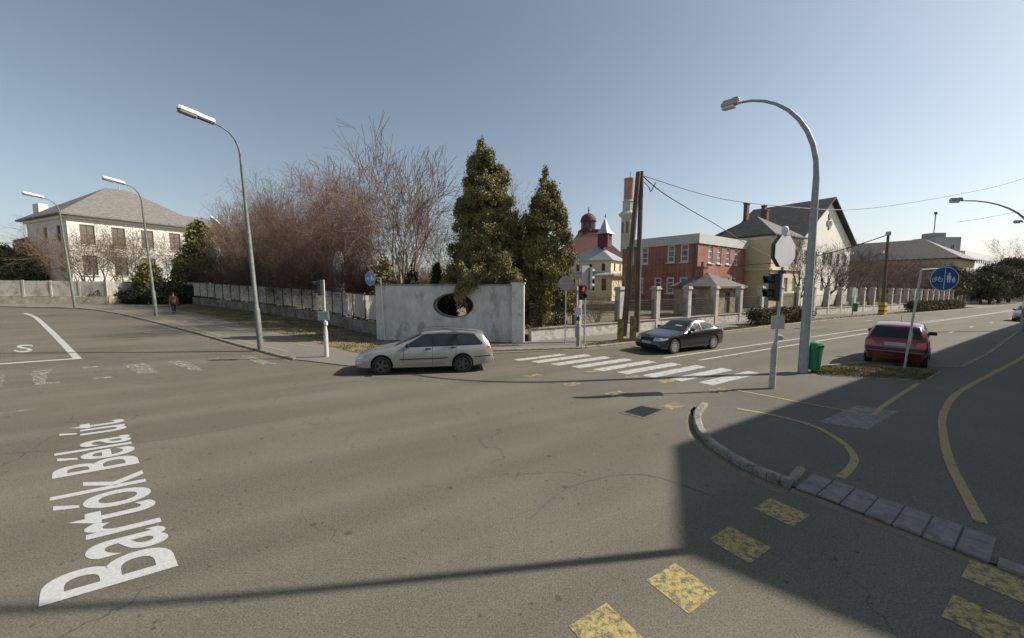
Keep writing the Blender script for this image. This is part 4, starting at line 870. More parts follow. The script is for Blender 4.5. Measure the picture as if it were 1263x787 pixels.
# street trees behind the pillar fence
pr_ = bare_tree('bare_tree', 'dark bare pollard left of the tall grey lamp post, before the white gable', *W(48.5, 18.6), 61, 8.6, BARK, BARK, kids=(7, 6, 5, 4), trunk=.2, spread=.36, ang=(20, 50), fine=.014, group='bare trees along the pillar fence')
for k, (s, n, sc_, lab) in enumerate(((56, 18.7, .92, 'bare tree right of the tall grey lamp post, first of the gable row'), (60.5, 18.9, 1.0, 'bare tree under the right slope of the white gable'), (65, 18.6, .95, 'bare tree just left of the leaning utility post'), (70, 19, .9, 'bare tree right of the white gable edge'), (75, 19, .8, 'bare tree behind the far yellow footed post'))):
    dup(pr_, gz(*W(s, n)), k*1.1+.8, lab, 'bare trees along the pillar fence', (sc_,)*3)
gr_ = 'reddish bare trees before the long building'
p2 = bare_tree('bare_tree', 'reddish bare tree before the left end of the long dark roof', *W(84, 20), 71, 8.2, BARK, mat('dull purple brown twigs', (.15, .10, .09), .95, var=.2), kids=(6, 6, 5, 4), trunk=.15, stems=2, spread=.45, fine=.018, group=gr_)
for k, (s, n, sc_, lab) in enumerate(((90, 21, 1.05, 'second reddish bare tree before the long dark roof'), (96, 20, 1.0, 'third reddish bare tree before the long dark roof'), (104, 21, 1.05, 'reddish bare tree directly left of the right blue sign'), (112, 20, 1.0, 'reddish bare tree hidden behind the right blue sign'))):
    dup(p2, gz(*W(s, n)), k*1.9+.8, lab, gr_, (sc_,)*3)
dup(protoB, gz(136, 106), 1.0, 'far bare tree standing above the pines at the right edge', 'far bare trees', (1.15,)*3)
dup(protoB, gz(150, 112), 2.0, 'second far bare tree above the pines at the far right', 'far bare trees', (1.0,)*3)
# bare bush between the pillars
bb = bare_tree('bare_bush', 'spindly brown bush behind the fence left of the wooden poles', posx(737, 27), 27, 81, 2.4, BARK, BARKR, kids=(5, 5, 4), trunk=.03, stems=7, spread=.5, fine=.008); bb['category'] = 'bush'
bb = bare_tree('bare_bush', 'thin bare bush growing before the yellow building wall', posx(768, 42), 42, 82, 5.2, BARK, BARKR, kids=(5, 5, 4), trunk=.05, stems=5, spread=.5, fine=.012); bb['category'] = 'bush'
# pale pollarded trunk
b = thing('pollarded_tree', 'thick whitish pollarded trunk behind the sheet fence and left signal', 'tree', gz(posx(418, 29.5), 29.5)); rr = random.Random(5)
mb = MB(); mb.tube([(0, 0, -.2), (.03, 0, 1.5), (-.03, .02, 3.2), (0, 0, 4.6), (.02, 0, 5.3)], [.46, .42, .40, .38, .22], 12); mb.obj('trunk', BARKW, b, smooth=True)
bg_, sm_ = grow(91, 3.2, kids=(4, 4, 3), trunk=.05, stems=6, spread=.5, fine=.01); V, F = tubes_np(sm_+bg_, 3); o = fast_mesh('crown', V, F, BARKT, b); o.location = (0, 0, 5.0)

def foliage(rng, n, fn, size, droop=.5, name='crown', m=THUJA, parent=None, clump=10):
    """leaf sprays: fn(rng, n) gives clump centres (n,3) and a radius each"""
    nc = n//clump; C, rad = fn(rng, nc); C = np.repeat(C, clump, 0); rad = np.repeat(rad, clump); N = len(C)
    P0 = C+rng.normal(0, 1, (N, 3))*rad[:, None]*np.array([1, 1, 1.25]); d = rng.normal(0, 1, (N, 3)); d[:, 2] -= droop; d /= np.linalg.norm(d, axis=1, keepdims=True)
    e = np.cross(d, rng.normal(0, 1, (N, 3))); e /= np.linalg.norm(e, axis=1, keepdims=True); s = size*rng.uniform(.5, 1.5, N)[:, None]
    V = np.stack([P0-e*s*.28, P0+d*s*.5-e*s*.35, P0+d*s, P0+d*s*.5+e*s*.35], 1).reshape(-1, 3); F = np.arange(N*4).reshape(-1, 4)
    return fast_mesh(name, V, F, m, parent)
def conifer(name, label, x, y, h, r, seed, n, m, size=.22, zb=.3, group=None, lean=0, ragged=.25, cat='tree', prof=None, droop=.5):
    rng = np.random.default_rng(seed); t = thing(name, label, cat, gz(x, y), 0, group)
    mb = MB(); mb.tube([(0, 0, -.2), (0, 0, h*.5), (0, 0, h*.9)], [max(.05, r*.08), r*.05, .02], 6); mb.obj('trunk', BARK, t)
    bumps = rng.uniform(0, 1, (40, 3))
    def fn(rng, k):
        u = rng.uniform(0, 1, k)**.85; a = rng.uniform(0, 2*math.pi, k); z = zb+(h-zb)*u
        pr0 = (prof(u) if prof else np.clip((1-u)**.8*1.05, 0, 1)*np.clip(.55+u*3, 0, 1)); lob = np.zeros(k)
        for b in bumps: lob += np.exp(-(((u-b[0])/.07)**2+((np.angle(np.exp(1j*(a-b[1]*6.283))))/.5)**2))*(b[2]-.35)
        R_ = r*pr0*np.clip(1+ragged*lob*1.1+rng.normal(0, .10*ragged*2, k), .25, 1.9); q = R_*np.sqrt(rng.uniform(.25, 1, k)); C = np.stack([q*np.cos(a), q*np.sin(a), z], 1); C += rng.normal(0, .03*r, C.shape); return C, np.full(k, size*.75)
    foliage(rng, n, fn, size, droop, m=m, parent=t); return t
def thuja(label, x, y, cones, seed, n):
    """several leaders, each a ragged cone (dx, dy, z0, z1, r), with drooping sprays and stray shoots"""
    cones = [(a*1.08, b, c, d, e*(1.2 if d > 5 else 1.0)) for a, b, c, d, e in cones]; rng = np.random.default_rng(seed); t = thing('evergreen_tree', label, 'tree', gz(x, y)); mb = MB()
    for (dx, dy, z0, z1, r) in cones: mb.tube([(dx*.2, dy*.2, -.2), (dx*.7, dy*.7, z1*.3), (dx, dy, z1*.7), (dx, dy, z1*.96)], [.14, .11, .05, .012], 6)
    mb.obj('trunk', BARK, t); C_ = np.array(cones); wgt = C_[:, 4]*(C_[:, 3]-C_[:, 2]); wgt /= wgt.sum(); nb = 260
    # sprays: fans of foliage that start near the stem and end beyond the outline
    def fn(rng, k):
        j = rng.choice(len(C_), nb, p=wgt); u = rng.uniform(0, 1, nb)**.9; a = rng.uniform(0, 6.283, nb); c = C_[j]; z = c[:, 2]+(c[:, 3]-c[:, 2])*u
        rr = c[:, 4]*(1-u)**.52*np.clip(.7+u*1.4, 0, 1)*rng.uniform(.55, 1.30, nb)+.10; q = rng.integers(0, nb, k); v = rng.uniform(0, 1, k)**.55
        wv = rr[q]*v; side = rng.normal(0, .16, k)*(.35+v)*rr[q]; x_ = c[q, 0]+np.cos(a[q])*wv-np.sin(a[q])*side; y_ = c[q, 1]+np.sin(a[q])*wv+np.cos(a[q])*side
        z_ = z[q]+wv*.45*np.sin(v*2.2)-.30*v**2*rr[q]+rng.normal(0, .13, k)-np.abs(rng.normal(0, .16, k))*v; return np.stack([x_, y_, z_], 1), np.full(k, .07)
    foliage(rng, int(n*1.5), fn, .088, 1.3, m=THUJA, parent=t, clump=12)
    tw = []
    for k in range(70):
        j = rng.choice(len(C_), p=wgt); c = C_[j]; u = rng.uniform(.1, 1); a = rng.uniform(0, 6.283); z = c[2]+(c[3]-c[2])*u; r_ = c[4]*(1-u)**.6; p0 = np.array([c[0], c[1], z]); p1 = p0+np.array([math.cos(a)*(r_+.35), math.sin(a)*(r_+.35), .45+rng.uniform(0, .4)]); tw.append((p0, p1, .014, .004))
    V, F = tubes_np(tw, 3); fast_mesh('twigs', V, F, BARK, t); return t
thuja('taller olive evergreen hanging over the oval opening of the grey wall', posx(597, 22.3), 22.3, [(0, 0, 1.6, 10.9, 1.55), (-.85, .1, 1.6, 8.2, 1.25), (.75, .2, 1.6, 9.8, 1.3), (1.15, 0, 1.6, 6.6, .95), (-1.2, -.3, 1.5, 5.6, .9), (.1, -.7, 1.5, 6.8, 1.0), (-.5, -.2, 3, 10.0, 1.15), (1.0, -2.35, 2.5, 4.6, 1.05), (-.9, -2.3, 2.55, 3.9, .85), (.1, -2.3, 2.5, 4.3, .9)], 1, 185000)
thuja('shorter olive evergreen trailing over the low wall right of the white pier', posx(671, 22.0), 22.0, [(.1, 0, .5, 9.3, 1.2), (-.6, .1, .8, 8.2, 1.0), (.7, -.1, 1.2, 7.8, .95), (.1, -.5, .3, 5.2, .8), (.95, -.3, 1.6, 5.0, .75), (-.9, -.1, 1.6, 5.4, .9), (.3, -.9, .4, 4.0, .8)], 2, 95000)
thuja('lower bushy olive evergreen filling the gap between the two tall evergreens', posx(638, 23.2), 23.2, [(0, 0, .8, 6.8, 1.1), (.5, .2, 1, 5.6, .9)], 3, 34000)
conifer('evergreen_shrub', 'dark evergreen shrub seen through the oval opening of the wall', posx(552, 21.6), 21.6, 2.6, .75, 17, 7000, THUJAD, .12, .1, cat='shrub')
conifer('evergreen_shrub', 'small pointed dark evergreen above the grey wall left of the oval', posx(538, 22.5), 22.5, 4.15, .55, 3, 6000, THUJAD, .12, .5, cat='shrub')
conifer('evergreen_shrub', 'dark evergreen shrub at the left end of the grey wall', posx(474, 24), 24, 4.4, .9, 4, 8000, THUJA, .15, .5, cat='shrub')
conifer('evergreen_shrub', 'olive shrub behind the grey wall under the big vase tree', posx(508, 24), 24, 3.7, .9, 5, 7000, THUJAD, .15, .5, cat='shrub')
conifer('evergreen_tree', 'open yellow green evergreen at the right corner of the villa', posx(248, 47), 47, 9.4, 2.1, 6, 7500, OLIVE, .30, .8, ragged=.8, prof=lambda u: np.clip((1-u)**.5, 0, 1)*np.clip(.6+u*2, 0, 1))
conifer('evergreen_tree', 'lower yellow green evergreen left of the taller one beside the villa', posx(226, 45), 45, 5.2, 1.4, 7, 4500, OLIVE, .26, .5, ragged=.8, prof=lambda u: np.clip((1-u)**.45, 0, 1))
conifer('evergreen_tree', 'dark green rounded evergreen behind the second street lamp', posx(183, 43), 43, 4.4, 1.3, 8, 5000, OLIVE, .25, .3, ragged=.5, prof=lambda u: np.clip((1-u)**.4, 0, 1))
conifer('dark_conifer', 'tallest dark conifer left of the villa side wall', posx(32, 50), 50, 7.2, 2.6, 12, 12000, PINEF, .3, .5, ragged=.5)
conifer('dark_conifer', 'dark conifer at the very left edge of the picture', posx(8, 51), 51, 6.6, 2.8, 13, 12000, PINEF, .3, .5, ragged=.5)
conifer('dark_conifer', 'dark conifer touching the villa side wall', posx(46, 52), 52, 6.6, 2.2, 14, 9000, PINEF, .3, .5, ragged=.5)
rd = lambda u: np.clip(np.sin(np.clip(u, .02, .98)*math.pi)**.6, 0, 1)
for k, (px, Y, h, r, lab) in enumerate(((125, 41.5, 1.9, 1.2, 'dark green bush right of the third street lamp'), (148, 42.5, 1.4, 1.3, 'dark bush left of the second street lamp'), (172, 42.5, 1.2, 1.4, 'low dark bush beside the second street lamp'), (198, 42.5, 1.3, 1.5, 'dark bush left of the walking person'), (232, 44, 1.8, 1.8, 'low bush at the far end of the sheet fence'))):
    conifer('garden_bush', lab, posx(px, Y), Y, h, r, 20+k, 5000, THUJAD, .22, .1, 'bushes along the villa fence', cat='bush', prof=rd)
for k, (s, n, h, r, lab) in enumerate(((108, 18.6, 6.0, 2.6, 'nearest dark pine right of the right blue sign'), (116, 18.8, 7.0, 3.0, 'second dark pine beyond the right blue sign'), (122, 15.2, 5.6, 3.0, 'broad dark pine before the white modern block'), (130, 15, 7.6, 3.4, 'tall dark pine near the right edge'), (141, 15, 7.8, 4.0, 'large dark pine behind the far curved lamp'), (155, 15, 10.6, 4.6, 'farthest dark pine at the right edge'), (178, 14, 11, 6.5, 'dark pine closing the end of the street'))):
    conifer('pine_tree', lab, *W(s, n), h, r, 40+k, 12000, PINEF, .34, 1.5, 'pines along the far street', prof=lambda u: np.clip(np.sin(np.clip(.12+u*.86, 0, 1)*math.pi)**.55, 0, 1), ragged=.8, droop=0)
def hedge(name, label, pts, wd, h, n, seed, m=HEDGEM, size=.10):
    rng = np.random.default_rng(seed); t = thing(name, label, 'hedge', gz(*pts[0])); P_ = np.array(pts); seg = np.linalg.norm(np.diff(P_, axis=0), axis=1); cum = np.r_[0, np.cumsum(seg)]
    o = P_[0]
    def fn(rng, k):
        s = rng.uniform(0, cum[-1], k); x = np.interp(s, cum, P_[:, 0]); y = np.interp(s, cum, P_[:, 1]); z = np.array([H(a, b)-H(*o) for a, b in zip(x, y)]); dirn = (P_[-1]-P_[0])/np.linalg.norm(P_[-1]-P_[0]); off = rng.uniform(-1, 1, k)*wd/2
        hz = h*(1+.10*np.sin(s*2.1)+.08*np.sin(s*5.3+1)); zz = hz*np.sqrt(rng.uniform(0.02, 1, k))*(1-.25*(np.abs(off)/(wd/2))**3); return np.stack([x-o[0]-dirn[1]*off, y-o[1]+dirn[0]*off, z+zz], 1), np.full(k, .09)
    foliage(rng, n, fn, size, 0, 'foliage', m, t); mb = MB()
    k = max(3, int(cum[-1]/.8))
    for i in range(k):
        s = cum[-1]*(i+.5)/k; x = np.interp(s, cum, P_[:, 0])-o[0]; y = np.interp(s, cum, P_[:, 1])-o[1]; mb.tube([(x, y, -.1), (x+.1, y, h*.7)], [.03, .01], 4)
    mb.obj('stems', BARK, t); return t
hedge('hedge', 'brown clipped hedge on the verge behind the octagonal sign', [W(29.8, 14.3), W(37.5, 13.9)], 1.2, 1.05, 22000, 1)
hedge('hedge', 'long low brown hedge on the verge beside the right blue sign', [W(64, 13.2), W(86, 12.7)], 1.1, 1.15, 22000, 2, size=.14)

# distant woods
def wood(label, pts, h, n, seed, m):
    rng = np.random.default_rng(seed); P_ = np.array(pts); seg = np.linalg.norm(np.diff(P_, axis=0), axis=1); cum = np.r_[0, np.cumsum(seg)]
    def fn(rng, k):
        s = rng.uniform(0, cum[-1], k); x = np.interp(s, cum, P_[:, 0]); y = np.interp(s, cum, P_[:, 1]); hh = h*(.65+.2*np.sin(s*.21+seed)+.15*np.sin(s*.63)+.08*np.sin(s*1.9)); return np.stack([x, y+rng.uniform(-4, 4, k), hh*rng.uniform(0, 1, k)**.7-1], 1), np.full(k, .9)
    o = foliage(rng, n, fn, .8, 0, 'distant_wood', m); tag(o, label, None, kind='stuff')
wood('grey brown far wood closing the view behind the street', [(-150, 90), (-60, 100), (0, 120), (60, 135), (120, 150)], 9, 40000, 3, BARKG)
wood('dark far wood at the end of the right-hand street', [(150, 105), (200, 150), (300, 180)], 10, 16000, 4, PINEF)
# ------------------------------------------------------------------ street lamps, signals, signs
def old_lamp(label, base, lean, h=9.55, reach=2.0, first=None):
    x, y = base; t = thing('street_lamp', label, 'street lamp', gz(x, y, .02), 0, 'old street lamps along the left-hand street')
    t.rotation_euler = (0, lean, 0)
    a = Vector((-.606, -.795)); mb = MB(); mb.tube([(0, 0, -.1), (0, 0, 1.9), (0, 0, 1.95), (0, 0, 5.4), (0, 0, 5.45), (0, 0, h-1.4)], [.125, .12, .088, .085, .072, .06], 12)
    pts = [(0, 0, h-1.5), (0, 0, h-.9)]+[(a.x*u, a.y*u, h-.9+v) for u, v in ((.05, .3), (.15, .58), (.32, .8), (.6, .95), (.86, 1.03))]
    arm = MB(); arm.tube(pts, [.05, .05, .045, .04, .035, .033, .033], 8); mb.obj('pole', GREENPOLE, t, smooth=True)
    arm.obj('arm', GREENPOLE, t, smooth=True)
    # luminaire: wide lamp bowl in front, narrow gear box behind
    lm = MB(); rz = math.atan2(a.y, a.x); c = Vector((a.x*.80, a.y*.80, h+.13)); M = Matrix.Translation(c) @ Matrix.Rotation(rz, 4, 'Z') @ Matrix.Rotation(R(-10), 4, 'Y')
    out = [(0, .07), (.12, .10), (.5, .10), (.60, .15), (1.12, .15), (1.22, .09)]
    poly = [(x_, -y_) for x_, y_ in out]+[(x_, y_) for x_, y_ in reversed(out)]; lm.prism(poly, 0, .10, M); lm.prism([(p[0]*.97+.02, p[1]*.75) for p in poly], .10, .16, M)
    hd = lm.obj('lamp_head', WHITEP, t, bevel=.015)
    g = MB(); g.prism([(.6, -.13), (1.13, -.13), (1.2, -.07), (1.2, .07), (1.13, .13), (.6, .13)], -.10, .002, M); g.obj('lamp_glass', mat('brownish lamp bowl', (.22, .18, .14), .3, var=.1), hd, bevel=.02)
    g = MB(); g.prism([(.03, -.085), (.56, -.085), (.56, .085), (.03, .085)], -.06, -.001, M); g.obj('gear_cover', mat('dark blue gear cover', (.02, .02, .07), .5, var=.1), hd)
    return t
lb = [at(322, 433), at(193, 390.5), at(93, 380.5)]
L0 = old_lamp('nearest and tallest-looking old street lamp, beside the corner kerb', lb[0], -.045)
dup(L0, gz(*lb[1], .02), .12, 'middle old street lamp of the left street, near the walking person'); SC.objects[-1] if 0 else None
dup(L0, gz(*lb[2], .02), .22, 'farthest old street lamp, in front of the villa')
for o in list(COL.objects):
    if o.name == 'street_lamp.001': o.rotation_euler[1] = -.04; o.scale = (1, 1, 1.03)
    if o.name == 'street_lamp.002': o.rotation_euler[1] = -.05; o.scale = (1, 1, 1.01)
# big curved lamp post at the right
def curved_lamp(label, base, h, reach, dirv, r=.15, band=False, scale=1):
    x, y = base; t = thing('street_lamp', label, 'street lamp', gz(x, y, .0)); d = Vector(dirv).normalized(); hb = h*.66
    pts = [(0, 0, -.1), (0, 0, 1.6), (0, 0, 1.62), (0, 0, hb)]; rr = [r, r*.95, r*.95, r*.62]
    n = 9; mb = MB(); mb.tube(pts, rr, 14); mb.obj('pole', CONCPOLE, t, smooth=True)
    arm = [(0, 0, hb-.02)]; 
    for k in range(1, n+1):
        u = k/n; a = u*math.pi/2*.93; arm.append((d.x*reach*(1-math.cos(a)), d.y*reach*(1-math.cos(a)), hb+(h-hb)*math.sin(a)))
    mb = MB(); mb.tube(arm, [r*.60-(r*.60-.04)*k/n for k in range(n+1)], 10); mb.obj('arm', CONCPOLE, t, smooth=True)
    e = Vector(arm[-1]); rz = math.atan2(d.y, d.x); M = Matrix.Translation(e) @ Matrix.Rotation(rz, 4, 'Z') @ Matrix.Rotation(R(-6), 4, 'Y')
    out = [(-.05, .06), (.06, .14), (.5, .15), (.62, .10)]; poly = [(a, -b) for a, b in out]+[(a, b) for a, b in reversed(out)]
    mb = MB(); mb.prism(poly, -.02, .12, M); mb.prism([(p[0]*.9+.02, p[1]*.8) for p in poly], .12, .2, M); hd = mb.obj('lamp_head', mat('light grey lamp housing', (.42, .42, .42), .5, .1, var=.06), t, bevel=.02)
    mb = MB(); mb.prism([(.1, -.12), (.5, -.13), (.58, -.08), (.58, .08), (.5, .13), (.1, .12)], -.13, -.021, M); mb.obj('lamp_glass', LENSG, hd, bevel=.02)
    mb = MB(); mb.prism([(.02, -.1), (.2, -.1), (.2, .1), (.02, .1)], .201, .215, M); mb.obj('gear_cover', BLACKP, hd)
    if band:
        for z, m in ((.9, TAILR), (1.5, WHITEP)): mb = MB(); mb.tube([(0, 0, z), (0, 0, z+.5)], r*1.02, 12); mb.obj('band', m, t)
    return t
curved_lamp('large pale grey curved lamp post beside the green litter bin', at(990, 460), 9.9, 3.0, (-.53, .848))
curved_lamp('curved lamp at the right edge of the picture with red and white bands', at(1261, 408), 8.9, 3.6, (-.7, .72), .13, True)
curved_lamp('farther smaller curved lamp near the right edge', W(70, 3.6), 10.2, 3.2, (-.6, .8), .13)
lt_ = curved_lamp('tall lamp post just outside the picture at the right, casting the long thin shadow', (7.9, 4.92), 10.9, .6, (-.4, .9), .085)

def signal_pole(t, h, r0=.075, hb=1.25, r1=.04, m=PALEMETAL):
    mb = MB(); mb.tube([(0, 0, -.05), (0, 0, hb-.1), (0, 0, hb+.12)], [r0, r0, r1], 12); mb.obj('pole_base', m, t, smooth=True); mb = MB(); mb.tube([(0, 0, hb+.1), (0, 0, h)], r1, 10); mb.obj('pole', m, t, smooth=True)
def signal_head(t, z, az, n=2, off=(0, 0), lit=None, size=.24, vis=True, back=None, body=BLACKP):
    """n lamps stacked; az = direction the lamps face"""
    M = Matrix.Translation((off[0], off[1], z)) @ Matrix.Rotation(az, 4, 'Z'); hh = size*1.25*n; mb = MB(); mb.box((0, 0, 0), (.14, size*1.15, hh), M=M); hd = mb.obj('signal_head', body, t, bevel=.012)
    if back: mb = MB(); mb.box((-.01, 0, 0), (.02, size*2.1, hh*1.12), M=M); mb.obj('backplate', back, hd)
    for k in range(n):
        zz = hh/2-size*1.25*(k+.5); mb = MB(); Mk = M @ Matrix.Translation((.075, 0, zz)) @ Matrix.Rotation(R(90), 4, 'Y'); mb.lathe([(size*.4, -.005), (size*.4, .01)], 14, M=Mk); mb.obj('lens', REDL if lit == k else DLENS, hd)
        mb = MB(); rad = size*.45; i0 = 0; ns = 10
        for x_, rr in ((0, rad), (.2, rad)):
            for q in range(ns+1):
                a = R(-35+250*q/ns); p = M @ Vector((.07+x_*(1 if q in (3, 4, 5, 6, 7) else .8), math.cos(a)*rr, zz+math.sin(a)*rr)); mb.v.append(tuple(p))
        for q in range(ns): mb.f.append((q, q+1, q+ns+2, q+ns+1))
        vo = mb.obj('visor', body, hd); sm = vo.modifiers.new('solid', 'SOLIDIFY'); sm.thickness = .008
    return hd
# left pedestrian signal
x, y = at(403, 441); t = thing('pedestrian_signal', 'pale pedestrian signal pole with plate at the left corner, lamps facing left', 'traffic signal', gz(x, y, .03)); signal_pole(t, 3.18, .085, 1.15, .045, mat('pale grey paint', (.50, .50, .47), .6, var=.12, scale=7))
signal_head(t, 2.86, R(188), 2, (-.13, 0), size=.25, body=mat('grey signal housing', (.045, .045, .045), .5, var=.1)); mb = MB(); mb.box((0, -.02, 2.86), (.07, .05, .62)); mb.obj('bracket', PALEMETAL, t)
mb = MB(); mb.box((-.03, -.07, 1.72), (.46, .02, .36)); pl = mb.obj('plate', mat('pale green plate', (.38, .42, .40), .5, var=.06), t); mb = MB()
for k in range(3): mb.box((-.03, -.083, 1.80-.09*k), (.34-.06*(k % 2), .004, .022))
mb.obj('print', DARKIRON, pl); mb = MB(); mb.box((.05, -.06, 1.40), (.13, .12, .16)); mb.obj('push_button', WHITEP, t, bevel=.02)
# centre pedestrian signal
x, y = at(713, 429); t = thing('pedestrian_signal', 'slim pedestrian signal showing red at the far end of the zebra crossing', 'traffic signal', gz(x, y, .03)); signal_pole(t, 3.25, .10, 1.15, .035, mat('dull brown grey paint', (.30, .27, .24), .7, var=.15))
signal_head(t, 2.62, R(-70), 2, (.14, -.05), lit=0, size=.28); mb = MB(); mb.box((-.05, -.06, 1.72), (.30, .05, .36)); mb.obj('plate', GREYP, t); mb = MB(); mb.box((-.04, -.08, 1.38), (.14, .12, .2)); mb.obj('push_button', BLACKP, t, bevel=.015)
x, y = at(720.5, 425); t = thing('traffic_signal', 'taller grey vehicle signal seen from behind with pale backplate', 'traffic signal', gz(x, y, .03)); mb = MB(); mb.tube([(0, 0, -.05), (0, 0, 3.9)], .05, 10); mb.obj('pole', PALEMETAL, t)
mb = MB(); mb.box((0, -.06, 3.28), (.42, .03, 1.28), R(20)); mb.obj('backplate', GREYP, t)
signal_head(t, 3.28, R(25), 3, (.2, .03), size=.29, body=mat('grey signal body', (.20, .21, .21), .5, var=.1))
x, y = at(697, 424); t = thing('round_sign', 'back of a round grey sign on a thin pole in front of the pillar fence', 'road sign', gz(x, y, .03)); mb = MB(); mb.tube([(0, 0, -.05), (0, 0, 3.45)], .03, 8); mb.obj('pole', PALEMETAL, t)
M = Matrix.Translation((0, -.05, 3.05)) @ Matrix.Rotation(R(78), 4, 'X'); mb = MB(); mb.lathe([(.38, -.012), (.38, .012)], 28, M=Matrix.Translation((0, -.05, 3.05)) @ Matrix.Rotation(R(90), 4, 'X')); mb.obj('disc', mat('brownish grey sign back', (.33, .31, .28), .5, .2, var=.08), t)
mb = MB(); mb.box((0, -.07, 3.05), (.66, .02, .04)); mb.obj('bracket', PALEMETAL, t)
# right signal with octagonal sign back
x, y = at(952, 480); t = thing('traffic_signal', 'signal pole with black lamp housing and pale octagonal sign seen from the back', 'traffic signal', gz(x, y, .02)); PP = mat('scuffed grey white paint', (.40, .39, .36), .7, var=.2, scale=9, col2=(.20, .18, .16), spots=(7, .57))
mb = MB(); mb.tube([(0, 0, -.05), (0, 0, .85), (.0, 0, 1.15), (.03, 0, 1.42)], [.082, .078, .085, .04], 12); mb.obj('pole_base', PP, t, smooth=True)
mb = MB(); mb.tube([(.03, 0, 1.36), (.05, 0, 2.2), (.08, 0, 3.5)], [.04, .036, .034], 10); mb.obj('pole', PALEMETAL, t, smooth=True); mb = MB(); mb.tube([(.08, 0, 3.4), (.09, .01, 4.45)], .028, 8); mb.obj('pole_top', PALEMETAL, t)
M = Matrix.Translation((.10, -.03, 3.93)) @ Matrix.Rotation(R(22), 4, 'Z') @ Matrix.Rotation(R(90), 4, 'X'); oc = [(.45*math.cos(R(22.5+45*k)), .47*math.sin(R(22.5+45*k))) for k in range(8)]
mb = MB(); mb.prism(oc, 0, .015, M); op = mb.obj('octagonal_plate', mat('streaked pale sign back', (.82, .77, .76), .6, 0, var=.05, scale=5, zs=.12), t); mb = MB(); mb.prism([(a*.99, b*.99) for a, b in oc], -.05, -.002, M @ Matrix.Translation((-.06, 0, -.02))); mb.obj('sign_rim', DARKIRON, op)
mb = MB(); mb.box((.07, 0, 3.36), (.14, .14, .10)); mb.obj('clamp', DARKIRON, t); mb = MB(); mb.sphere((.09, 0, 4.52), .09, 10, (1, 1, 1.3)); mb.tube([(.09, 0, 4.38), (.09, 0, 4.44)], .07, 10); mb.obj('warning_lamp', WHITEP, t, smooth=True)
signal_head(t, 2.93, R(172), 2, (-.12, .0), size=.31)
mb = MB(); mb.box((.01, -.06, 1.93), (.40, .018, .38), R(4)); pl = mb.obj('plate', mat('off white notice plate', (.50, .47, .42), .6, var=.08), t); mb = MB()
for i in range(4):
    for j in range(3): mb.box((-.13+.09*i, -.073+.006*i, 2.03-.10*j), (.035, .004, .045), R(4))
mb.obj('print', SHUT, pl); mb = MB(); mb.box((.10, -.03, 1.50), (.14, .12, .14)); mb.tube([(.14, -.09, 1.5), (.14, -.12, 1.5)], .04, 8); mb.obj('push_button', GREYP, t, bevel=.02)

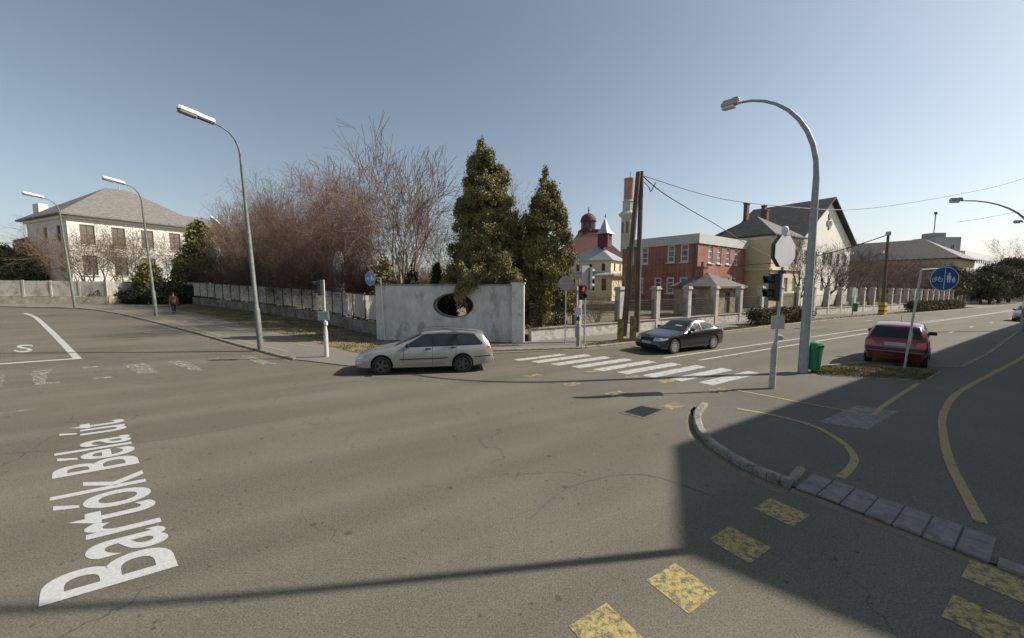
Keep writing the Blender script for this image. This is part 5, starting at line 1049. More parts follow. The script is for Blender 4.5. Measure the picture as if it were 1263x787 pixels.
def disc_sign(label, base, lean, h, arm_dx, r, face, yaw, arm_drop=0, group=None, polem=PALEMETAL, pr=.032, zdisc=None, hdir=-1, sd=1):
    x, y = base; t = thing('cycle_path_sign', label, 'road sign', gz(x, y, .02), 0, group); mb = MB(); mb.tube([(0, 0, -.05), (lean[0]*.5, lean[1]*.5, h*.5), (lean[0], lean[1], h)], pr, 8)
    e = (lean[0]+arm_dx[0], lean[1]+arm_dx[1]); mb.obj('pole', polem, t); mb = MB(); mb.tube([(lean[0], lean[1], h-.01), (e[0], e[1], h+arm_drop)], pr*.9, 8); mb.obj('arm', polem, t)
    zd = zdisc or h-.1; M = Matrix.Translation((e[0]+sd*r*.55, e[1]-.05, zd)) @ Matrix.Rotation(yaw, 4, 'Z') @ Matrix.Rotation(R(90), 4, 'X')
    mb = MB(); mb.lathe([(r, -.02), (r, 0), (r*.985, .002)], 36, M=M); dk = mb.obj('disc', face, t)
    mb = MB(); mb.lathe([(r*1.0, .0025), (r*.955, .004), (r*.955, .0)], 36, M=M, cap=False); mb.obj('rim', SIGNW, dk)
    s = r/.42; z0 = .004; mb = MB(); P3 = lambda a, b: M @ Vector((a*s, b*s, z0))
    mb.prism([(-.008*s-.0*s-.05*s*0+.0, -.36*s), (.012*s, -.36*s), (.022*s, .36*s), (.002*s, .36*s)], z0-.002, z0, M); mb.obj('dividing_line', SIGNW, dk)
    mb = MB()   # bicycle
    def ring(cx, cy, ra, rb_):
        n = 16; i = len(mb.v)
        for k in range(n):
            a = 2*math.pi*k/n
            for q in (ra, rb_): mb.v.append(tuple(P3(cx+math.cos(a)*q, cy+math.sin(a)*q)))
        for k in range(n): a = i+2*k; b = i+2*((k+1) % n); mb.f.append((a, a+1, b+1, b))
    def ln(a, b, wd=.014):
        d = Vector((b[0]-a[0], b[1]-a[1])).normalized(); nn = Vector((-d.y, d.x))*wd/2
        mb.poly([P3(a[0]+nn.x, a[1]+nn.y), P3(a[0]-nn.x, a[1]-nn.y), P3(b[0]-nn.x, b[1]-nn.y), P3(b[0]+nn.x, b[1]+nn.y)])
    ring(-.30, -.035, .066, .050); ring(-.11, -.035, .066, .050)
    for a, b in (((-.30, -.035), (-.25, .05)), ((-.25, .05), (-.145, .05)), ((-.145, .05), (-.11, -.035)), ((-.25, .05), (-.20, -.035)), ((-.20, -.035), (-.145, .05)), ((-.20, -.035), (-.30, -.035)), ((-.27, .075), (-.23, .075)), ((-.145, .05), (-.155, .085)), ((-.155, .085), (-.12, .085)), ((-.25, .05), (-.25, .075))): ln(a, b)
    mb.obj('bicycle_symbol', SIGNW, dk); mb = MB()  # adult and child
    def fig(cx, cy, s2, skirt):
        n = 12; mb.poly([P3(cx+math.cos(2*math.pi*k/n)*.036*s2, cy+.135*s2+math.sin(2*math.pi*k/n)*.038*s2) for k in range(n)])
        mb.poly([P3(cx+a*s2, cy+b*s2) for a, b in ((-.05, .09), (.05, .09), (.075, .0), (.055, -.01), (.065, -.08), (-.065, -.08), (-.055, -.01), (-.075, .0))]); 
        for q in (-.03, .03): mb.poly([P3(cx+(q+a)*s2, cy+b*s2) for a, b in ((-.018, -.078), (.018, -.078), (.016, -.17), (-.016, -.17))])
    fig(.13, .04, 1.0, 1); fig(.27, -.035, .62, 1); mb.obj('pedestrian_symbol', SIGNW, dk)
    return t
disc_sign('leaning blue cycle and footpath sign on the grass island, in front of the red car', at(1115, 456), (.28, 0, 0), 3.52, (.52, -.02), .415, BLUES, R(-12), 0.02, zdisc=3.20, pr=.035, group=None, sd=1.0)
disc_sign('faded blue cycle path sign on a pale post left of the grey wall', at(475, 420.5), (-.14, 0, 0), 3.35, (-.32, -.02), .37, BLUES2, R(-28), 0, polem=mat('pale painted post', (.60, .60, .58), .6, var=.06), pr=.04, zdisc=3.32, sd=-1.0)

# bins
def bin_(label, loc, rz, s=1):
    t = thing('litter_bin', label, 'bin', loc, rz); mb = MB(); n = 16; prof = []
    def ringp(z, w_, d_): return [(w_/2*math.copysign(abs(math.cos(a))**.5, math.cos(a)), d_/2*math.copysign(abs(math.sin(a))**.5, math.sin(a)), z) for a in [2*math.pi*k/n+.01 for k in range(n)]]
    rings = [ringp(.0, .34, .28), ringp(.04, .37, .31), ringp(.62, .44, .38), ringp(.66, .47, .40), ringp(.70, .47, .40)]
    for r_ in rings: mb.v += [tuple(Vector(p)*s) for p in r_]
    for k in range(len(rings)-1):
        for j in range(n): a = k*n+j; b = k*n+(j+1) % n; mb.f.append((a, b, b+n, a+n))
    mb.f.append(tuple(range(n))[::-1]); mb.f.append(tuple(4*n+k for k in range(n))); mb.obj('bin_body', GREENB, t, smooth=30)
    mb = MB(); rings = [ringp(.705, .46, .39), ringp(.80, .45, .38), ringp(.88, .38, .32), ringp(.91, .2, .16)]
    for r_ in rings: mb.v += [tuple(Vector(p)*s) for p in r_]
    for k in range(3):
        for j in range(n): a = k*n+j; b = k*n+(j+1) % n; mb.f.append((a, b, b+n, a+n))
    mb.f.append(tuple(range(n))[::-1]); mb.f.append(tuple(3*n+k for k in range(n))); lid = mb.obj('lid', GREENB, t, smooth=30)
    mb = MB(); mb.box((0, -.193*s, .77*s), (.30*s, .02*s, .07*s)); mb.obj('opening', BLACKP, lid); mb = MB(); mb.box((0, .2*s, .45*s), (.10*s, .08*s, .3*s)); mb.obj('bracket', DARKIRON, t); return t
xb, yb = at(990, 460); bin_('green plastic litter bin strapped to the large curved lamp post', (xb+.34, yb+.0, .13), R(25), 1.05)
xb, yb = W(48.7, 13.9); bin_('small green bin below a white box on the far pavement', gz(xb, yb, .45), R(20), .95)
t = thing('ticket_box_post', 'slim post with a pale box above the far green bin', 'post', gz(xb, yb+.3, 0)); mb = MB(); mb.tube([(0, 0, 0), (0, 0, 2.6)], .05, 8); mb.obj('post', PALEMETAL, t); mb = MB(); mb.box((0, 0, 2.3), (.9, .2, .9), rz=.4); mb.obj('timetable_board', mat('grey notice board', (.42, .43, .42), .6, var=.08), t); mb = MB(); mb.box((0, -.08, 1.5), (.3, .2, .9), .4); mb.obj('box', WHITEP, t)

# utility poles and cables
x1, y1 = 6.65, 20.17; t = thing('utility_pole', 'upright weathered wooden utility pole behind the black sedan', 'utility pole', (x1, y1, 0)); mb = MB(); mb.tube([(0, 0, .5), (0, 0, 8.8)], [.15, .11], 10); mb.obj('pole', WOOD, t, smooth=True); mb = MB(); mb.prism([(-.15, -.14), (.15, -.14), (.13, .14), (-.13, .14)], -.1, 1.35, Matrix.Translation((-.22, -.02, 0))); mb.obj('footing', YCONC, t, bevel=.02)
mb = MB(); mb.box((-.28, 0, 4.9), (.7, .12, .14)); mb.obj('spreader', WOOD, t)
t = thing('brace_pole', 'leaning wooden brace pole propping the upright utility pole', 'utility pole', (5.93, 20.1, 0)); mb = MB(); mb.tube([(0, 0, .3), (x1-5.93-.18, 0, 8.75)], [.16, .12], 10); mb.obj('pole', WOOD, t, smooth=True); mb = MB(); mb.box((-.18, -.02, .55), (.26, .3, 1.3)); mb.obj('footing', YCONC, t, bevel=.02)
xf, yf = W(54, 13.2); t = thing('utility_pole', 'far thin utility pole with yellow and black striped footing', 'utility pole', gz(xf, yf)); mb = MB(); mb.tube([(0, 0, .3), (-.1, .0, 8.3)], [.16, .11], 10); mb.obj('pole', WOOD, t); mb = MB(); mb.box((0, 0, .6), (.62, .5, 1.4), .5); ft = mb.obj('footing', mat('bright yellow footing', (.55, .38, .03), .7, var=.15), t); mb = MB()
for k in range(2): mb.box((0, -.0, .45+.5*k), (.64, .52, .13), .5)
mb.obj('stripe', BLACKP, ft); mb = MB(); mb.box((-.1, 0, 8.4), (.3, .3, .4)); mb.obj('insulator', GREYP, t)
def cable(label, pts, r=.014):
    mb = MB(); pts = smoothline([tuple(p) for p in pts], 6); mb.tube(pts, r, 5); o = mb.obj('overhead_cable', DARKIRON); tag(o, label, 'cable', 'overhead cables'); return o
tp = Vector((x1+.05, y1, 8.6))
cable('overhead cable sagging from the wooden pole across to the right edge', [tp, P(880, 243, 21.0), P(960, 254, 21.8), P(1060, 258, 23), P(1190, 238, 24.5), P(1263, 220, 25.5), P(1380, 180, 27)], .02)
cable('thicker overhead cable dropping from the wooden pole to the ochre wing', [tp, P(815, 236, 21.5), P(850, 258, 25), P(888, 280, 31), P(924, 303, 40), P(952, 318, 49)], .03)
mb = MB(); mb.tube(smoothline([tuple(tp-Vector((0, 0, .25))), (x1+.35, y1-.05, 8.05), (x1+.5, y1, 7.8), (x1+.62, y1, 8.0), (x1+.75, y1, 8.25)], 4), .025, 5); o = mb.obj('cable_loop', DARKIRON); tag(o, 'short dark cable loop hanging beside the wooden pole top', 'cable')
pf = Vector(gz(xf-.1, yf, 8.3)); cable('pale slack cable from the far striped pole down to the gabled block', [pf, pf+Vector((-2.2, 3, -1.3)), pf+Vector((-5, 7, -2.3)), pf+Vector((-8.5, 11.5, -2.6))], .05)
cable('faint far cable running out at the right edge below the curved lamp', [P(1180, 274, 60), P(1225, 267, 58), P(1300, 250, 56)], .02)
# drain and stub
c4 = [at(*p) for p in ((769, 508.5), (791, 501), (817, 505.5), (794, 515))]
t = thing('drain_cover', 'dark square iron drain cover set in the road near the curved kerb', 'drain cover', (3.18, 8.91, 0)); mb = MB(); mb.prism([(p[0]-3.18, p[1]-8.91) for p in c4], .002, .010); cv = mb.obj('grate', mat('cast iron', (.035, .035, .04), .6, .3, var=.2, scale=12), t)
ctr = Vector((sum(p[0] for p in c4)/4-3.18, sum(p[1] for p in c4)/4-8.91)); mb = MB()
for i in range(4):
    a = Vector((c4[i][0]-3.18, c4[i][1]-8.91)); b_ = Vector((c4[(i+1) % 4][0]-3.18, c4[(i+1) % 4][1]-8.91)); a2 = ctr+(a-ctr)*1.28; b2 = ctr+(b_-ctr)*1.28; mb.prism([a, b_, b2, a2], .001, .0075)
mb.obj('frame', mat('rough brown surround', (.13, .105, .075), .95, var=.3, scale=14), t)
mb = MB(); a, b_, c_, d_ = [Vector((p[0]-3.18, p[1]-8.91)) for p in c4]
for i in range(1, 9):
    p = a+(b_-a)*i/9; q = d_+(c_-d_)*i/9; mb.tube([(p.x, p.y, .012), (q.x, q.y, .012)], .008, 4)
mb.obj('rib', DARKIRON, cv)

# ------------------------------------------------------------------ cars
from mathutils.bvhtree import BVHTree
def car(name, label, C, loc, rz, paint, rim):
    """C: dimension tables; x runs from the nose (0) to the tail (L)"""
    L = C['L']; t = thing(name, label, 'car', loc, rz); cx = L/2
    f = lambda key, x: float(np.interp(x, [p[0] for p in C[key]], [p[1] for p in C[key]]))
    xs = np.unique(np.concatenate([np.linspace(0, .35, 8), np.linspace(.35, L-.35, 62), np.linspace(L-.35, L, 9)])); secs = []
    for x in xs:
        w_ = f('w', x); zt = f('top', x); zb = f('bot', x); zl = min(f('belt', x), zt-.03); gh = max(0, zt-zl); wt = f('wt', x) if gh > .12 else w_*.86
        k = min(1, max(0, (gh-.06)/.2)); wt = w_*.86*(1-k)+f('wt', x)*k; zm = zb+(zl-zb)*.5
        s_ = [(0, zb), (w_*.80, zb), (w_*.955, zb+.05), (w_*.985, zb+.14), (w_, zm), (w_*.995, zl-.14), (w_*.975, zl-.05), (w_*.945, zl)]
        a = (w_*.945, zl); b_ = (wt, zt-.055*k-.02)
        for q in (.25, .5, .75): s_.append((a[0]+(b_[0]-a[0])*q+.018*k*math.sin(q*math.pi), a[1]+(b_[1]-a[1])*q))
        s_ += [b_, (wt*.93, zt-.02*k-.012), (wt*.72, zt-.004), (wt*.4, zt+.008), (0, zt+.012)]; secs.append(s_)
    n = len(secs[0]); V = []; 
    for x, s_ in zip(xs, secs): V += [(x-cx, y, z) for y, z in s_]+[(x-cx, -y, z) for y, z in reversed(s_[1:-1])]
    m = 2*n-2; F = []
    for i in range(len(xs)-1):
        for j in range(m): a = i*m+j; b_ = i*m+(j+1) % m; F.append((a, a+m, b_+m, b_))
    F.append(tuple(range(m))); F.append(tuple(len(V)-m+k for k in reversed(range(m))))
    me = bpy.data.meshes.new('body'); me.from_pydata(V, [], F); me.materials.append(paint)
    bmx = bmesh.new(); bmx.from_mesh(me); bmesh.ops.recalc_face_normals(bmx, faces=bmx.faces[:]); bmx.to_mesh(me); bvh = BVHTree.FromBMesh(bmx); bmx.free()
    body = bpy.data.objects.new('body', me); COL.objects.link(body)
    me.materials.append(BLACKP)
    wr = C['r']; ax = [C['fo']-cx, C['fo']+C['wb']-cx]; cut = MB()
    for a in ax:
        for sg in (1, -1):
            M = Matrix.Translation((a, sg*(C['hw']-.12), wr+.01)) @ Matrix.Rotation(R(90), 4, 'X'); cut.lathe([(wr+.055, -.18), (wr+.055, .18)], 28, M=M)
    co = cut.obj('cut', BLACKP); md = body.modifiers.new('arch', 'BOOLEAN'); md.operation = 'DIFFERENCE'; md.solver = 'EXACT'; md.object = co; md.material_mode = 'TRANSFER'
    bpy.context.view_layer.update(); nm = bpy.data.meshes.new_from_object(body.evaluated_get(bpy.context.evaluated_depsgraph_get())); body.modifiers.clear(); body.data = nm; bpy.data.objects.remove(co)
    if len(nm.polygons) < 500: body.data = me
    for p in body.data.polygons: p.use_smooth = True
    try: body.data.set_sharp_from_angle(angle=R(32))
    except Exception: pass
    body.parent = t
    def decal(nm_, poly, axis, m, off=.006, parent=None, cell=.07):
        bm = bmesh.new(); bm.faces.new([bm.verts.new((p[0], p[1], 0)) for p in poly]); xs_ = [p[0] for p in poly]; ys_ = [p[1] for p in poly]
        for k_, lo_, hi_ in ((0, min(xs_), max(xs_)), (1, min(ys_), max(ys_))):
            q = lo_+cell
            while q < hi_-.005:
                bmesh.ops.bisect_plane(bm, geom=bm.verts[:]+bm.edges[:]+bm.faces[:], plane_co=(q, 0, 0) if k_ == 0 else (0, q, 0), plane_no=(1, 0, 0) if k_ == 0 else (0, 1, 0)); q += cell
        bmesh.ops.triangulate(bm, faces=bm.faces[:]); last = None
        for v in bm.verts:
            a, b_ = v.co.x, v.co.y
            if axis in ('R', 'L'): o_, d_ = Vector((a-cx, -3 if axis == 'R' else 3, b_)), Vector((0, 1 if axis == 'R' else -1, 0))
            elif axis == 'F': o_, d_ = Vector((-4, a, b_)), Vector((1, 0, 0))
            elif axis == 'B': o_, d_ = Vector((4, a, b_)), Vector((-1, 0, 0))
            else: o_, d_ = Vector((a-cx, b_, 4)), Vector((0, 0, -1))
            h = bvh.ray_cast(o_, d_)
            if h[0] is None: h = bvh.find_nearest(o_+d_*3)
            nn = h[1] if h[1].dot(d_) < 0 else -h[1]; v.co = h[0]+nn*off
        bmesh.ops.recalc_face_normals(bm, faces=bm.faces[:]); mm = bpy.data.meshes.new(nm_); bm.to_mesh(mm); bm.free(); mm.materials.append(m)
        for p in mm.polygons: p.use_smooth = True
        o_ = bpy.data.objects.new(nm_, mm); COL.objects.link(o_); o_.parent = parent or body; return o_
    for sd in 'RL':
        decal('side_glass_surround', C['side'], sd, BLACKP, .004)
        for g in C['glass']: decal('side_window', g, sd, CARGL, .009)
        for s_ in C['seams']: decal('door_seam', s_, sd, BLACKP, .003)
        for h_ in C['handles']: decal('door_handle', [(h_[0], h_[1]), (h_[0]+.17, h_[1]), (h_[0]+.17, h_[1]+.045), (h_[0], h_[1]+.045)], sd, C.get('hm', BLACKP), .02)
        for tr in C.get('trim', ()): decal('side_trim', tr, sd, BLACKP, .010)
        for (nm_, pl, m_) in C.get('sidelamps', ()): decal(nm_, pl, sd, m_, .008)
    decal('windscreen', C['wind'], 'T', CARGL, .008); decal('rear_window', C['rearw'], C.get('rwaxis', 'B'), CARGL, .008)
    for (nm_, pl, ax_, m_, of) in C['ends']: decal(nm_, pl, ax_, m_, of)
    for sg in (1, -1):   # mirrors
        mb = MB(); mx, mz = C['mirror']; yb_ = sg*(C['hw']+.02); mb.box((mx-cx, yb_, mz), (.10, .20, .13)); mb.box((mx-cx+.02, yb_-sg*.1, mz-.04), (.06, .14, .05)); mb.obj('mirror', C.get('mm', paint), t, bevel=.03)
    for a in ax:
        for sg in (1, -1):
            M = Matrix.Translation((a, sg*(C['hw']-.105), wr)) @ Matrix.Rotation(R(-90*sg), 4, 'X'); mb = MB(); mb.lathe([(wr*.66, -.09), (wr*.94, -.095), (wr, -.07), (wr, .07), (wr*.95, .095), (wr*.67, .09), (wr*.64, .05)], 28, M=M, cap=True); wh = mb.obj('wheel', TYRE, t, smooth=30); mb = MB()
            ns = C['spokes']; mb.lathe([(wr*.66, .088), (wr*.66, .094), (wr*.58, .094), (wr*.56, .06), (wr*.55, .045)], 28, M=M, cap=False)
            for k in range(ns):
                aa = 2*math.pi*k/ns; w2 = .022 if ns > 6 else .035; Mk = M @ Matrix.Rotation(aa, 4, 'Z'); mb.prism([(0, -w2*1.3), (wr*.60, -w2), (wr*.60, w2), (0, w2*1.3)], .05, .085, Mk)
            mb.lathe([(.05, .05), (.06, .092), (.0001, .094)], 12, M=M, cap=False); rm = mb.obj('rim', rim, wh); mb = MB(); mb.lathe([(wr*.58, .03), (wr*.58, .04)], 20, M=M); mb.obj('brake_disc', DARKIRON, wh)
    for o_ in C.get('extra', ()): o_(t, body, cx, bvh)
    mb = MB(); mb.box((0, 0, .24), (L*.8, C['hw']*1.5, .12)); mb.obj('underbody', BLACKP, t)
    return t
def rails(t, body, cx, bvh):
    for sg in (1, -1):
        mb = MB(); mb.tube(smoothline([(-.20, sg*.56, 1.38), (-.05, sg*.56, 1.445), (.6, sg*.56, 1.47), (1.3, sg*.56, 1.455), (1.72, sg*.56, 1.41), (1.8, sg*.56, 1.375)], 3), .018, 6); mb.obj('roof_rail', mat('satin roof rail', (.22, .22, .21), .4, .5, var=.05), body)
VW = dict(L=4.68, fo=.92, wb=2.68, r=.315, hw=.86, spokes=5,
    top=[(0, .46), (.03, .56), (.12, .66), (.45, .77), (1.1, .89), (1.32, .95), (1.9, 1.20), (2.22, 1.345), (2.55, 1.40), (3.2, 1.415), (3.9, 1.39), (4.25, 1.34), (4.35, 1.29), (4.52, 1.06), (4.60, .86), (4.66, .66), (4.68, .44)],
    belt=[(0, .44), (.5, .70), (1.2, .84), (1.6, .87), (4.2, .93), (4.68, .90)], w=[(0, .55), (.06, .70), (.3, .80), (.9, .85), (2.4, .862), (3.8, .85), (4.4, .80), (4.62, .72), (4.68, .62)],
    wt=[(1.2, .70), (2.2, .60), (3.4, .585), (4.3, .56), (4.68, .60)], bot=[(0, .30), (.1, .22), (.6, .19), (4.0, .20), (4.5, .27), (4.68, .38)],
    side=[(1.62, .915), (1.72, .99), (2.30, 1.315), (2.8, 1.345), (3.6, 1.335), (4.02, 1.295), (4.30, 1.0), (4.27, .955)],
    glass=[[(1.75, .95), (2.30, 1.285), (2.56, 1.30), (2.56, .95)], [(2.62, .955), (2.62, 1.305), (3.26, 1.30), (3.38, .965)], [(3.47, .97), (3.36, 1.30), (3.98, 1.265), (4.22, .99)]],
    seams=[[(2.585, .36), (2.597, .36), (2.597, .93), (2.585, .93)], [(1.60, .40), (1.612, .40), (1.66, .88), (1.648, .88)], [(3.36, .62), (3.372, .62), (3.42, .94), (3.408, .94)], [(1.62, .34), (3.0, .34), (3.0, .35), (1.62, .35)]],
    handles=[(2.36, .83), (3.2, .86)], trim=[[(1.50, .50), (3.1, .52), (3.1, .555), (1.50, .535)], [(3.98, .53), (4.56, .56), (4.56, .59), (3.98, .56)]],
    wind=[(1.36, -.62), (1.36, .62), (2.18, .53), (2.18, -.53)], rearw=[(-.52, 1.00), (.52, 1.00), (.46, 1.27), (-.46, 1.27)],
    sidelamps=[('tail_lamp', [(4.42, .83), (4.60, .80), (4.59, .98), (4.47, 1.02)], TAILR), ('headlamp', [(.06, .52), (.36, .58), (.32, .67), (.10, .63)], HEADL), ('side_indicator', [(.05, .44), (.42, .46), (.42, .49), (.05, .47)], AMBER)],
    ends=[('headlamp', [(-.68, .50), (-.36, .48), (-.36, .60), (-.64, .62)], 'F', HEADL, .008), ('headlamp', [(.36, .48), (.68, .50), (.64, .62), (.36, .60)], 'F', HEADL, .008), ('grille', [(-.30, .48), (.30, .48), (.28, .58), (-.28, .58)], 'F', BLACKP, .008), ('tail_lamp', [(-.70, .72), (-.60, .72), (-.58, 1.0), (-.66, 1.0)], 'B', TAILR, .008), ('tail_lamp', [(.60, .72), (.70, .72), (.66, 1.0), (.58, 1.0)], 'B', TAILR, .008), ('number_plate', [(-.26, .62), (.26, .62), (.26, .73), (-.26, .73)], 'B', WPLATE, .01)],
    mirror=(1.78, .985), mm=BLACKP, extra=[rails])
car('estate_car', 'silver estate car with roof rails driving left past the grey corner wall', VW, (-3.06, 13.55, 0), R(8.0), CSILVER, RIMD)
SD = dict(L=4.40, fo=.80, wb=2.66, r=.325, hw=.89, spokes=10,
    top=[(0, .50), (.03, .60), (.10, .68), (.4, .78), (1.0, .87), (1.42, .94), (1.8, 1.12), (2.15, 1.31), (2.4, 1.385), (2.75, 1.41), (3.15, 1.385), (3.5, 1.26), (3.85, 1.07), (4.0, 1.035), (4.25, 1.02), (4.34, .95), (4.38, .74), (4.40, .5)],
    belt=[(0, .48), (.4, .74), (1.2, .86), (1.7, .90), (3.8, .98), (4.40, .92)], w=[(0, .62), (.07, .74), (.3, .83), (.9, .885), (2.4, .90), (3.7, .885), (4.2, .82), (4.36, .74), (4.40, .66)],
    wt=[(1.4, .72), (2.2, .61), (3.2, .59), (3.9, .66), (4.4, .7)], bot=[(0, .27), (.1, .20), (.6, .17), (3.9, .18), (4.3, .24), (4.40, .34)],
    side=[(1.70, .945), (1.80, 1.0), (2.30, 1.285), (2.75, 1.33), (3.15, 1.30), (3.45, 1.19), (3.66, 1.05), (3.60, 1.0)],
    glass=[[(1.84, .98), (2.30, 1.25), (2.58, 1.28), (2.58, .985)], [(2.65, .99), (2.65, 1.285), (3.10, 1.27), (3.40, 1.17), (3.55, 1.03)]],
    seams=[[(2.61, .34), (2.62, .34), (2.62, .97), (2.61, .97)], [(1.62, .36), (1.63, .36), (1.70, .92), (1.69, .92)], [(3.30, .62), (3.31, .62), (3.42, 1.0), (3.41, 1.0)]],
    handles=[(2.38, .82), (3.18, .86)], trim=[[(1.5, .70), (1.72, .70), (1.72, .72), (1.5, .72)]],
    wind=[(1.48, -.66), (1.48, .66), (2.22, .55), (2.22, -.55)], rearw=[(3.30, -.52), (3.30, .52), (3.84, .60), (3.84, -.60)], rwaxis='T',
    sidelamps=[('tail_lamp', [(4.12, .80), (4.34, .78), (4.34, .93), (4.14, .96)], TAILR), ('headlamp', [(.08, .58), (.42, .66), (.40, .71), (.10, .66)], HEADL)],
    ends=[('headlamp', [(-.74, .58), (-.36, .56), (-.36, .68), (-.70, .70)], 'F', HEADL, .008), ('headlamp', [(.36, .56), (.74, .58), (.70, .70), (.36, .68)], 'F', HEADL, .008), ('grille', [(-.28, .57), (-.03, .57), (-.03, .66), (-.24, .67)], 'F', BLACKP, .010), ('grille', [(.03, .57), (.28, .57), (.24, .67), (.03, .66)], 'F', BLACKP, .010), ('air_intake', [(-.5, .27), (.5, .27), (.46, .40), (-.46, .40)], 'F', mat('matt black mesh', (.006, .006, .006), .9, var=0), .006), ('number_plate', [(-.26, .44), (.26, .44), (.26, .54), (-.26, .54)], 'F', PLATEM, .012),
          ('tail_lamp', [(-.78, .76), (-.5, .76), (-.5, .90), (-.74, .92)], 'B', TAILR, .008), ('tail_lamp', [(.5, .76), (.78, .76), (.74, .92), (.5, .90)], 'B', TAILR, .008), ('number_plate', [(-.26, .74), (.26, .74), (.26, .84), (-.26, .84)], 'B', WPLATE, .01), ('notice_card', [(1.78, -.40), (1.78, -.05), (1.86, -.04), (1.86, -.39)], 'T', mat('pale card behind glass', (.45, .43, .33), .6, var=.1), .012)],
    mirror=(1.86, 1.0))
car('sedan_car', 'black saloon car with silver alloy wheels waiting before the zebra crossing', SD, (7.93, 17.85, 0), R(28), CBLACK, RIM)
HB = dict(L=3.83, fo=.74, wb=2.44, r=.295, hw=.82, spokes=6,
    top=[(0, .46), (.03, .55), (.12, .66), (.4, .78), (.9, .92), (1.1, .98), (1.5, 1.19), (1.85, 1.36), (2.15, 1.42), (2.6, 1.43), (3.1, 1.39), (3.35, 1.35), (3.52, 1.24), (3.69, .98), (3.77, .86), (3.80, .62), (3.83, .42)],
    belt=[(0, .44), (.5, .72), (1.1, .86), (1.5, .89), (3.3, .96), (3.83, .88)], w=[(0, .55), (.07, .68), (.3, .77), (.8, .815), (2.0, .825), (3.1, .82), (3.6, .80), (3.78, .76), (3.83, .70)],
    wt=[(1.1, .70), (1.9, .62), (2.9, .61), (3.4, .61), (3.83, .66)], bot=[(0, .28), (.1, .22), (.6, .20), (3.1, .21), (3.5, .30), (3.83, .36)],
    side=[(1.40, .93), (1.5, 1.0), (1.95, 1.30), (2.4, 1.345), (2.9, 1.32), (3.25, 1.18), (3.34, 1.02), (3.2, .98)],
    glass=[[(1.54, .965), (1.95, 1.265), (2.36, 1.30), (2.36, .975)], [(2.43, .98), (2.43, 1.305), (2.88, 1.28), (3.18, 1.15), (3.26, 1.02)]],
    seams=[[(2.39, .34), (2.40, .34), (2.40, .96), (2.39, .96)], [(1.35, .36), (1.36, .36), (1.42, .90), (1.41, .90)]],
    handles=[(2.18, .80)], trim=[[(1.36, .50), (2.8, .52), (2.8, .56), (1.36, .54)]],
    wind=[(1.16, -.60), (1.16, .60), (1.86, .52), (1.86, -.52)], rearw=[(-.65, .96), (.65, .96), (.55, 1.31), (-.55, 1.31)],
    sidelamps=[('tail_lamp', [(3.48, .70), (3.74, .68), (3.68, .86), (3.54, .90)], TAILR), ('headlamp', [(.08, .55), (.4, .64), (.38, .70), (.10, .65)], HEADL)],
    ends=[('headlamp', [(-.66, .54), (-.36, .52), (-.36, .64), (-.62, .66)], 'F', HEADL, .008), ('headlamp', [(.36, .52), (.66, .54), (.62, .66), (.36, .64)], 'F', HEADL, .008),
          ('tail_lamp', [(-.755, .70), (-.50, .70), (-.53, .82), (-.73, .88)], 'B', TAILR, .010), ('tail_lamp', [(.50, .70), (.755, .70), (.73, .88), (.53, .82)], 'B', TAILR, .010), ('number_plate', [(-.27, .70), (.27, .70), (.27, .81), (-.27, .81)], 'B', PLATEM, .014), ('bumper_strip', [(-.79, .52), (.79, .52), (.785, .64), (-.785, .64)], 'B', BLACKP, .012), ('wiper', [(-.02, .99), (.36, 1.02), (.36, 1.035), (-.02, 1.005)], 'B', BLACKP, .016), ('number_plate', [(-.26, .40), (.26, .40), (.26, .50), (-.26, .50)], 'F', WPLATE, .01)],
    mirror=(1.52, 1.0), mm=BLACKP)
def antenna(t, body, cx, bvh): mb = MB(); mb.tube([(-.15, 0, 1.42), (.05, 0, 1.62)], .006, 4); mb.obj('antenna', BLACKP, body)
HB['extra'] = [antenna]
car('hatchback_car', 'dark red hatchback parked beyond the grass island behind the leaning sign', HB, (15.55, 15.15, 0), R(41+180), CRED, RIM)
for _o in list(COL.objects):
    if _o.name == "hatchback_car": _o.scale = (1.03, 1.05, 1.11)
HT = dict(HB); HT['L'] = 3.83
xt, yt = W(56.5, 4.2); car('hatchback_car', 'teal car at the right edge far along the street', HT, gz(xt, yt), R(32), CTEAL, RIM)

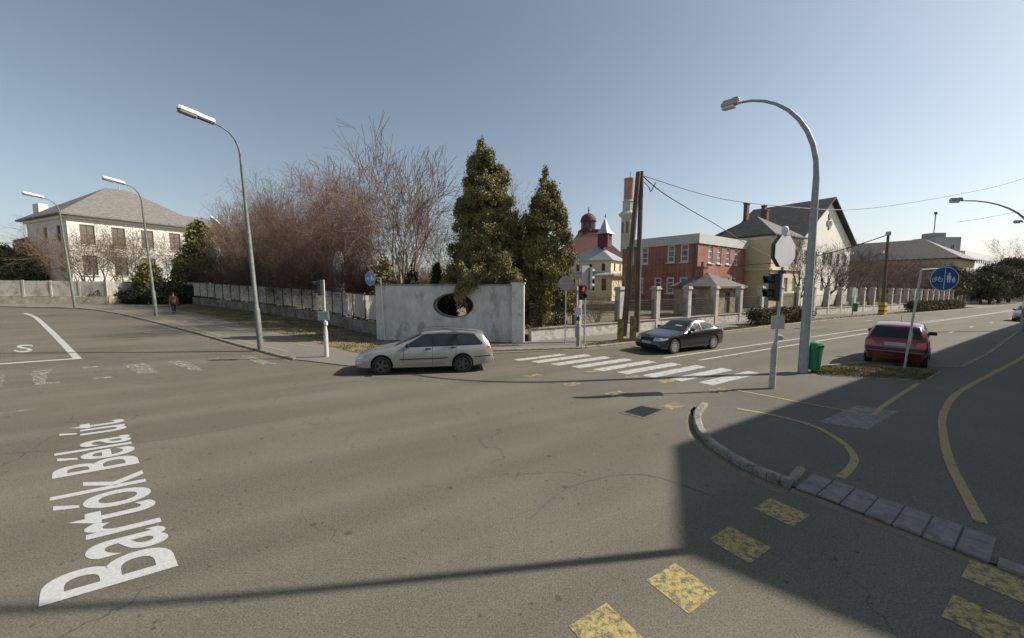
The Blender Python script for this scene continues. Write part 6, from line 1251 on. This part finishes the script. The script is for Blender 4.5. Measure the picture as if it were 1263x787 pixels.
# ------------------------------------------------------------------ person walking away on the left pavement
def person(label, loc, rz):
    t = thing('person', label, 'person', loc, rz)
    J = {'pel': (0, 0, .95, .15, .12), 'waist': (0, .01, 1.10, .15, .115), 'chest': (0, .02, 1.32, .175, .125), 'nk': (0, .03, 1.49, .06, .06), 'head0': (0, .0, 1.56, .062, .07), 'head1': (0, -.01, 1.66, .085, .10), 'head2': (0, 0, 1.75, .06, .07),
         'shl': (-.19, .02, 1.42, .062, .062), 'ell': (-.26, .08, 1.15, .048, .048), 'wrl': (-.27, -.02, .92, .032, .035), 'shr': (.19, .02, 1.42, .062, .062), 'elr': (.27, .06, 1.14, .048, .048), 'wrr': (.29, .04, .90, .032, .035),
         'hpl': (-.09, 0, .88, .10, .10), 'knl': (-.10, -.14, .50, .065, .065), 'anl': (-.10, -.12, .09, .042, .045), 'tol': (-.11, -.30, .04, .04, .032), 'hpr': (.09, 0, .88, .10, .10), 'knr': (.10, .02, .50, .065, .065), 'anr': (.10, .20, .14, .042, .045), 'tor': (.11, .06, .04, .04, .032)}
    E_ = [('pel', 'waist'), ('waist', 'chest'), ('chest', 'nk'), ('nk', 'head0'), ('head0', 'head1'), ('head1', 'head2'), ('chest', 'shl'), ('shl', 'ell'), ('ell', 'wrl'), ('chest', 'shr'), ('shr', 'elr'), ('elr', 'wrr'), ('pel', 'hpl'), ('hpl', 'knl'), ('knl', 'anl'), ('anl', 'tol'), ('pel', 'hpr'), ('hpr', 'knr'), ('knr', 'anr'), ('anr', 'tor')]
    for sg, wr_ in ((-1, 'wrl'), (1, 'wrr')):
        wx, wy, wz = J[wr_][:3]; J[wr_+'p'] = (wx, wy-.01, wz-.06, .034, .018); E_.append((wr_, wr_+'p'))
        for k in range(4): J[f'{wr_}f{k}'] = (wx-sg*.004, wy-.035+.022*k, wz-.15+.008*abs(k-1.5), .0085, .0085); E_.append((wr_+'p', f'{wr_}f{k}'))
        J[wr_+'t'] = (wx-sg*.01, wy-.06, wz-.09, .01, .01); E_.append((wr_+'p', wr_+'t'))
    def skin(nm, keys, edges, m, g=0, root='pel', par=t):
        idx = {k: i for i, k in enumerate(keys)}; me = bpy.data.meshes.new(nm); me.from_pydata([J[k][:3] for k in keys], [(idx[a], idx[b]) for a, b in edges], []); o = bpy.data.objects.new(nm, me); COL.objects.link(o); o.modifiers.new('s', 'SKIN')
        for i, k in enumerate(keys): sv = me.skin_vertices[0].data[i]; sv.radius = (J[k][3]+g, J[k][4]+g); sv.use_root = (k == root)
        sb = o.modifiers.new('b', 'SUBSURF'); sb.levels = sb.render_levels = 2; bpy.context.view_layer.update(); m2 = bpy.data.meshes.new_from_object(o.evaluated_get(bpy.context.evaluated_depsgraph_get())); o.modifiers.clear(); o.data = m2; m2.materials.clear(); m2.materials.append(m)
        for p in m2.polygons: p.use_smooth = True
        o.parent = par; return o
    sk = mat('skin', (.45, .27, .19), .6, var=.05); body = skin('body', list(J), E_, sk)
    jk = ['pel', 'waist', 'chest', 'nk', 'shl', 'ell', 'wrl', 'shr', 'elr', 'wrr']; skin('jacket', jk, [e for e in E_ if e[0] in jk and e[1] in jk], mat('dull maroon coat', (.10, .042, .038), .9, var=.2), .028, par=t)
    tk = ['pel', 'hpl', 'knl', 'anl', 'hpr', 'knr', 'anr']; skin('trousers', tk, [e for e in E_ if e[0] in tk and e[1] in tk], mat('dark trousers', (.03, .028, .03), .9, var=.1), .016, par=t)
    mb = MB(); mb.lathe([(.21, .72), (.215, .95), (.19, 1.15)], 14, cap=False); o = mb.obj('coat_skirt', MATS['dull maroon coat'], t, smooth=True); sm = o.modifiers.new('s', 'SOLIDIFY'); sm.thickness = .012
    mb = MB(); mb.lathe([(.105, 1.66), (.11, 1.72), (.085, 1.80), (.03, 1.835)], 14); mb.obj('hair', mat('dark brown hair', (.03, .022, .018), .8, var=.2), t, smooth=True)
    for k, s_ in (('tol', 'anl'), ('tor', 'anr')): a = J[k]; b_ = J[s_]; mb = MB(); mb.tube([(b_[0], b_[1]+.06, b_[2]-.03), (a[0], a[1], a[2]+.005), (a[0], a[1]-.06, a[2])], [.055, .05, .03], 10); mb.obj('shoe', BLACKP, t, smooth=True)
    return t
xp, yp = at(215, 386.5); ps = person('person in maroon coat and dark trousers walking away, dark bag in hand', gz(xp, yp, .05), R(235))
ps.scale = (.95, .95, .95)
t = thing('handbag', 'dark bag hanging from the walking person right hand', 'bag', tuple(Vector(gz(xp, yp, .05))+Matrix.Rotation(R(235), 3, 'Z') @ Vector((-.33, 0, .55))), R(235)); mb = MB(); mb.box((0, 0, .14), (.14, .34, .30)); bgb = mb.obj('bag_body', BLACKP, t, bevel=.03); mb = MB(); mb.tube([(0, -.1, .28), (0, -.06, .42), (0, .06, .42), (0, .1, .28)], .012, 5); mb.obj('handle', BLACKP, bgb)
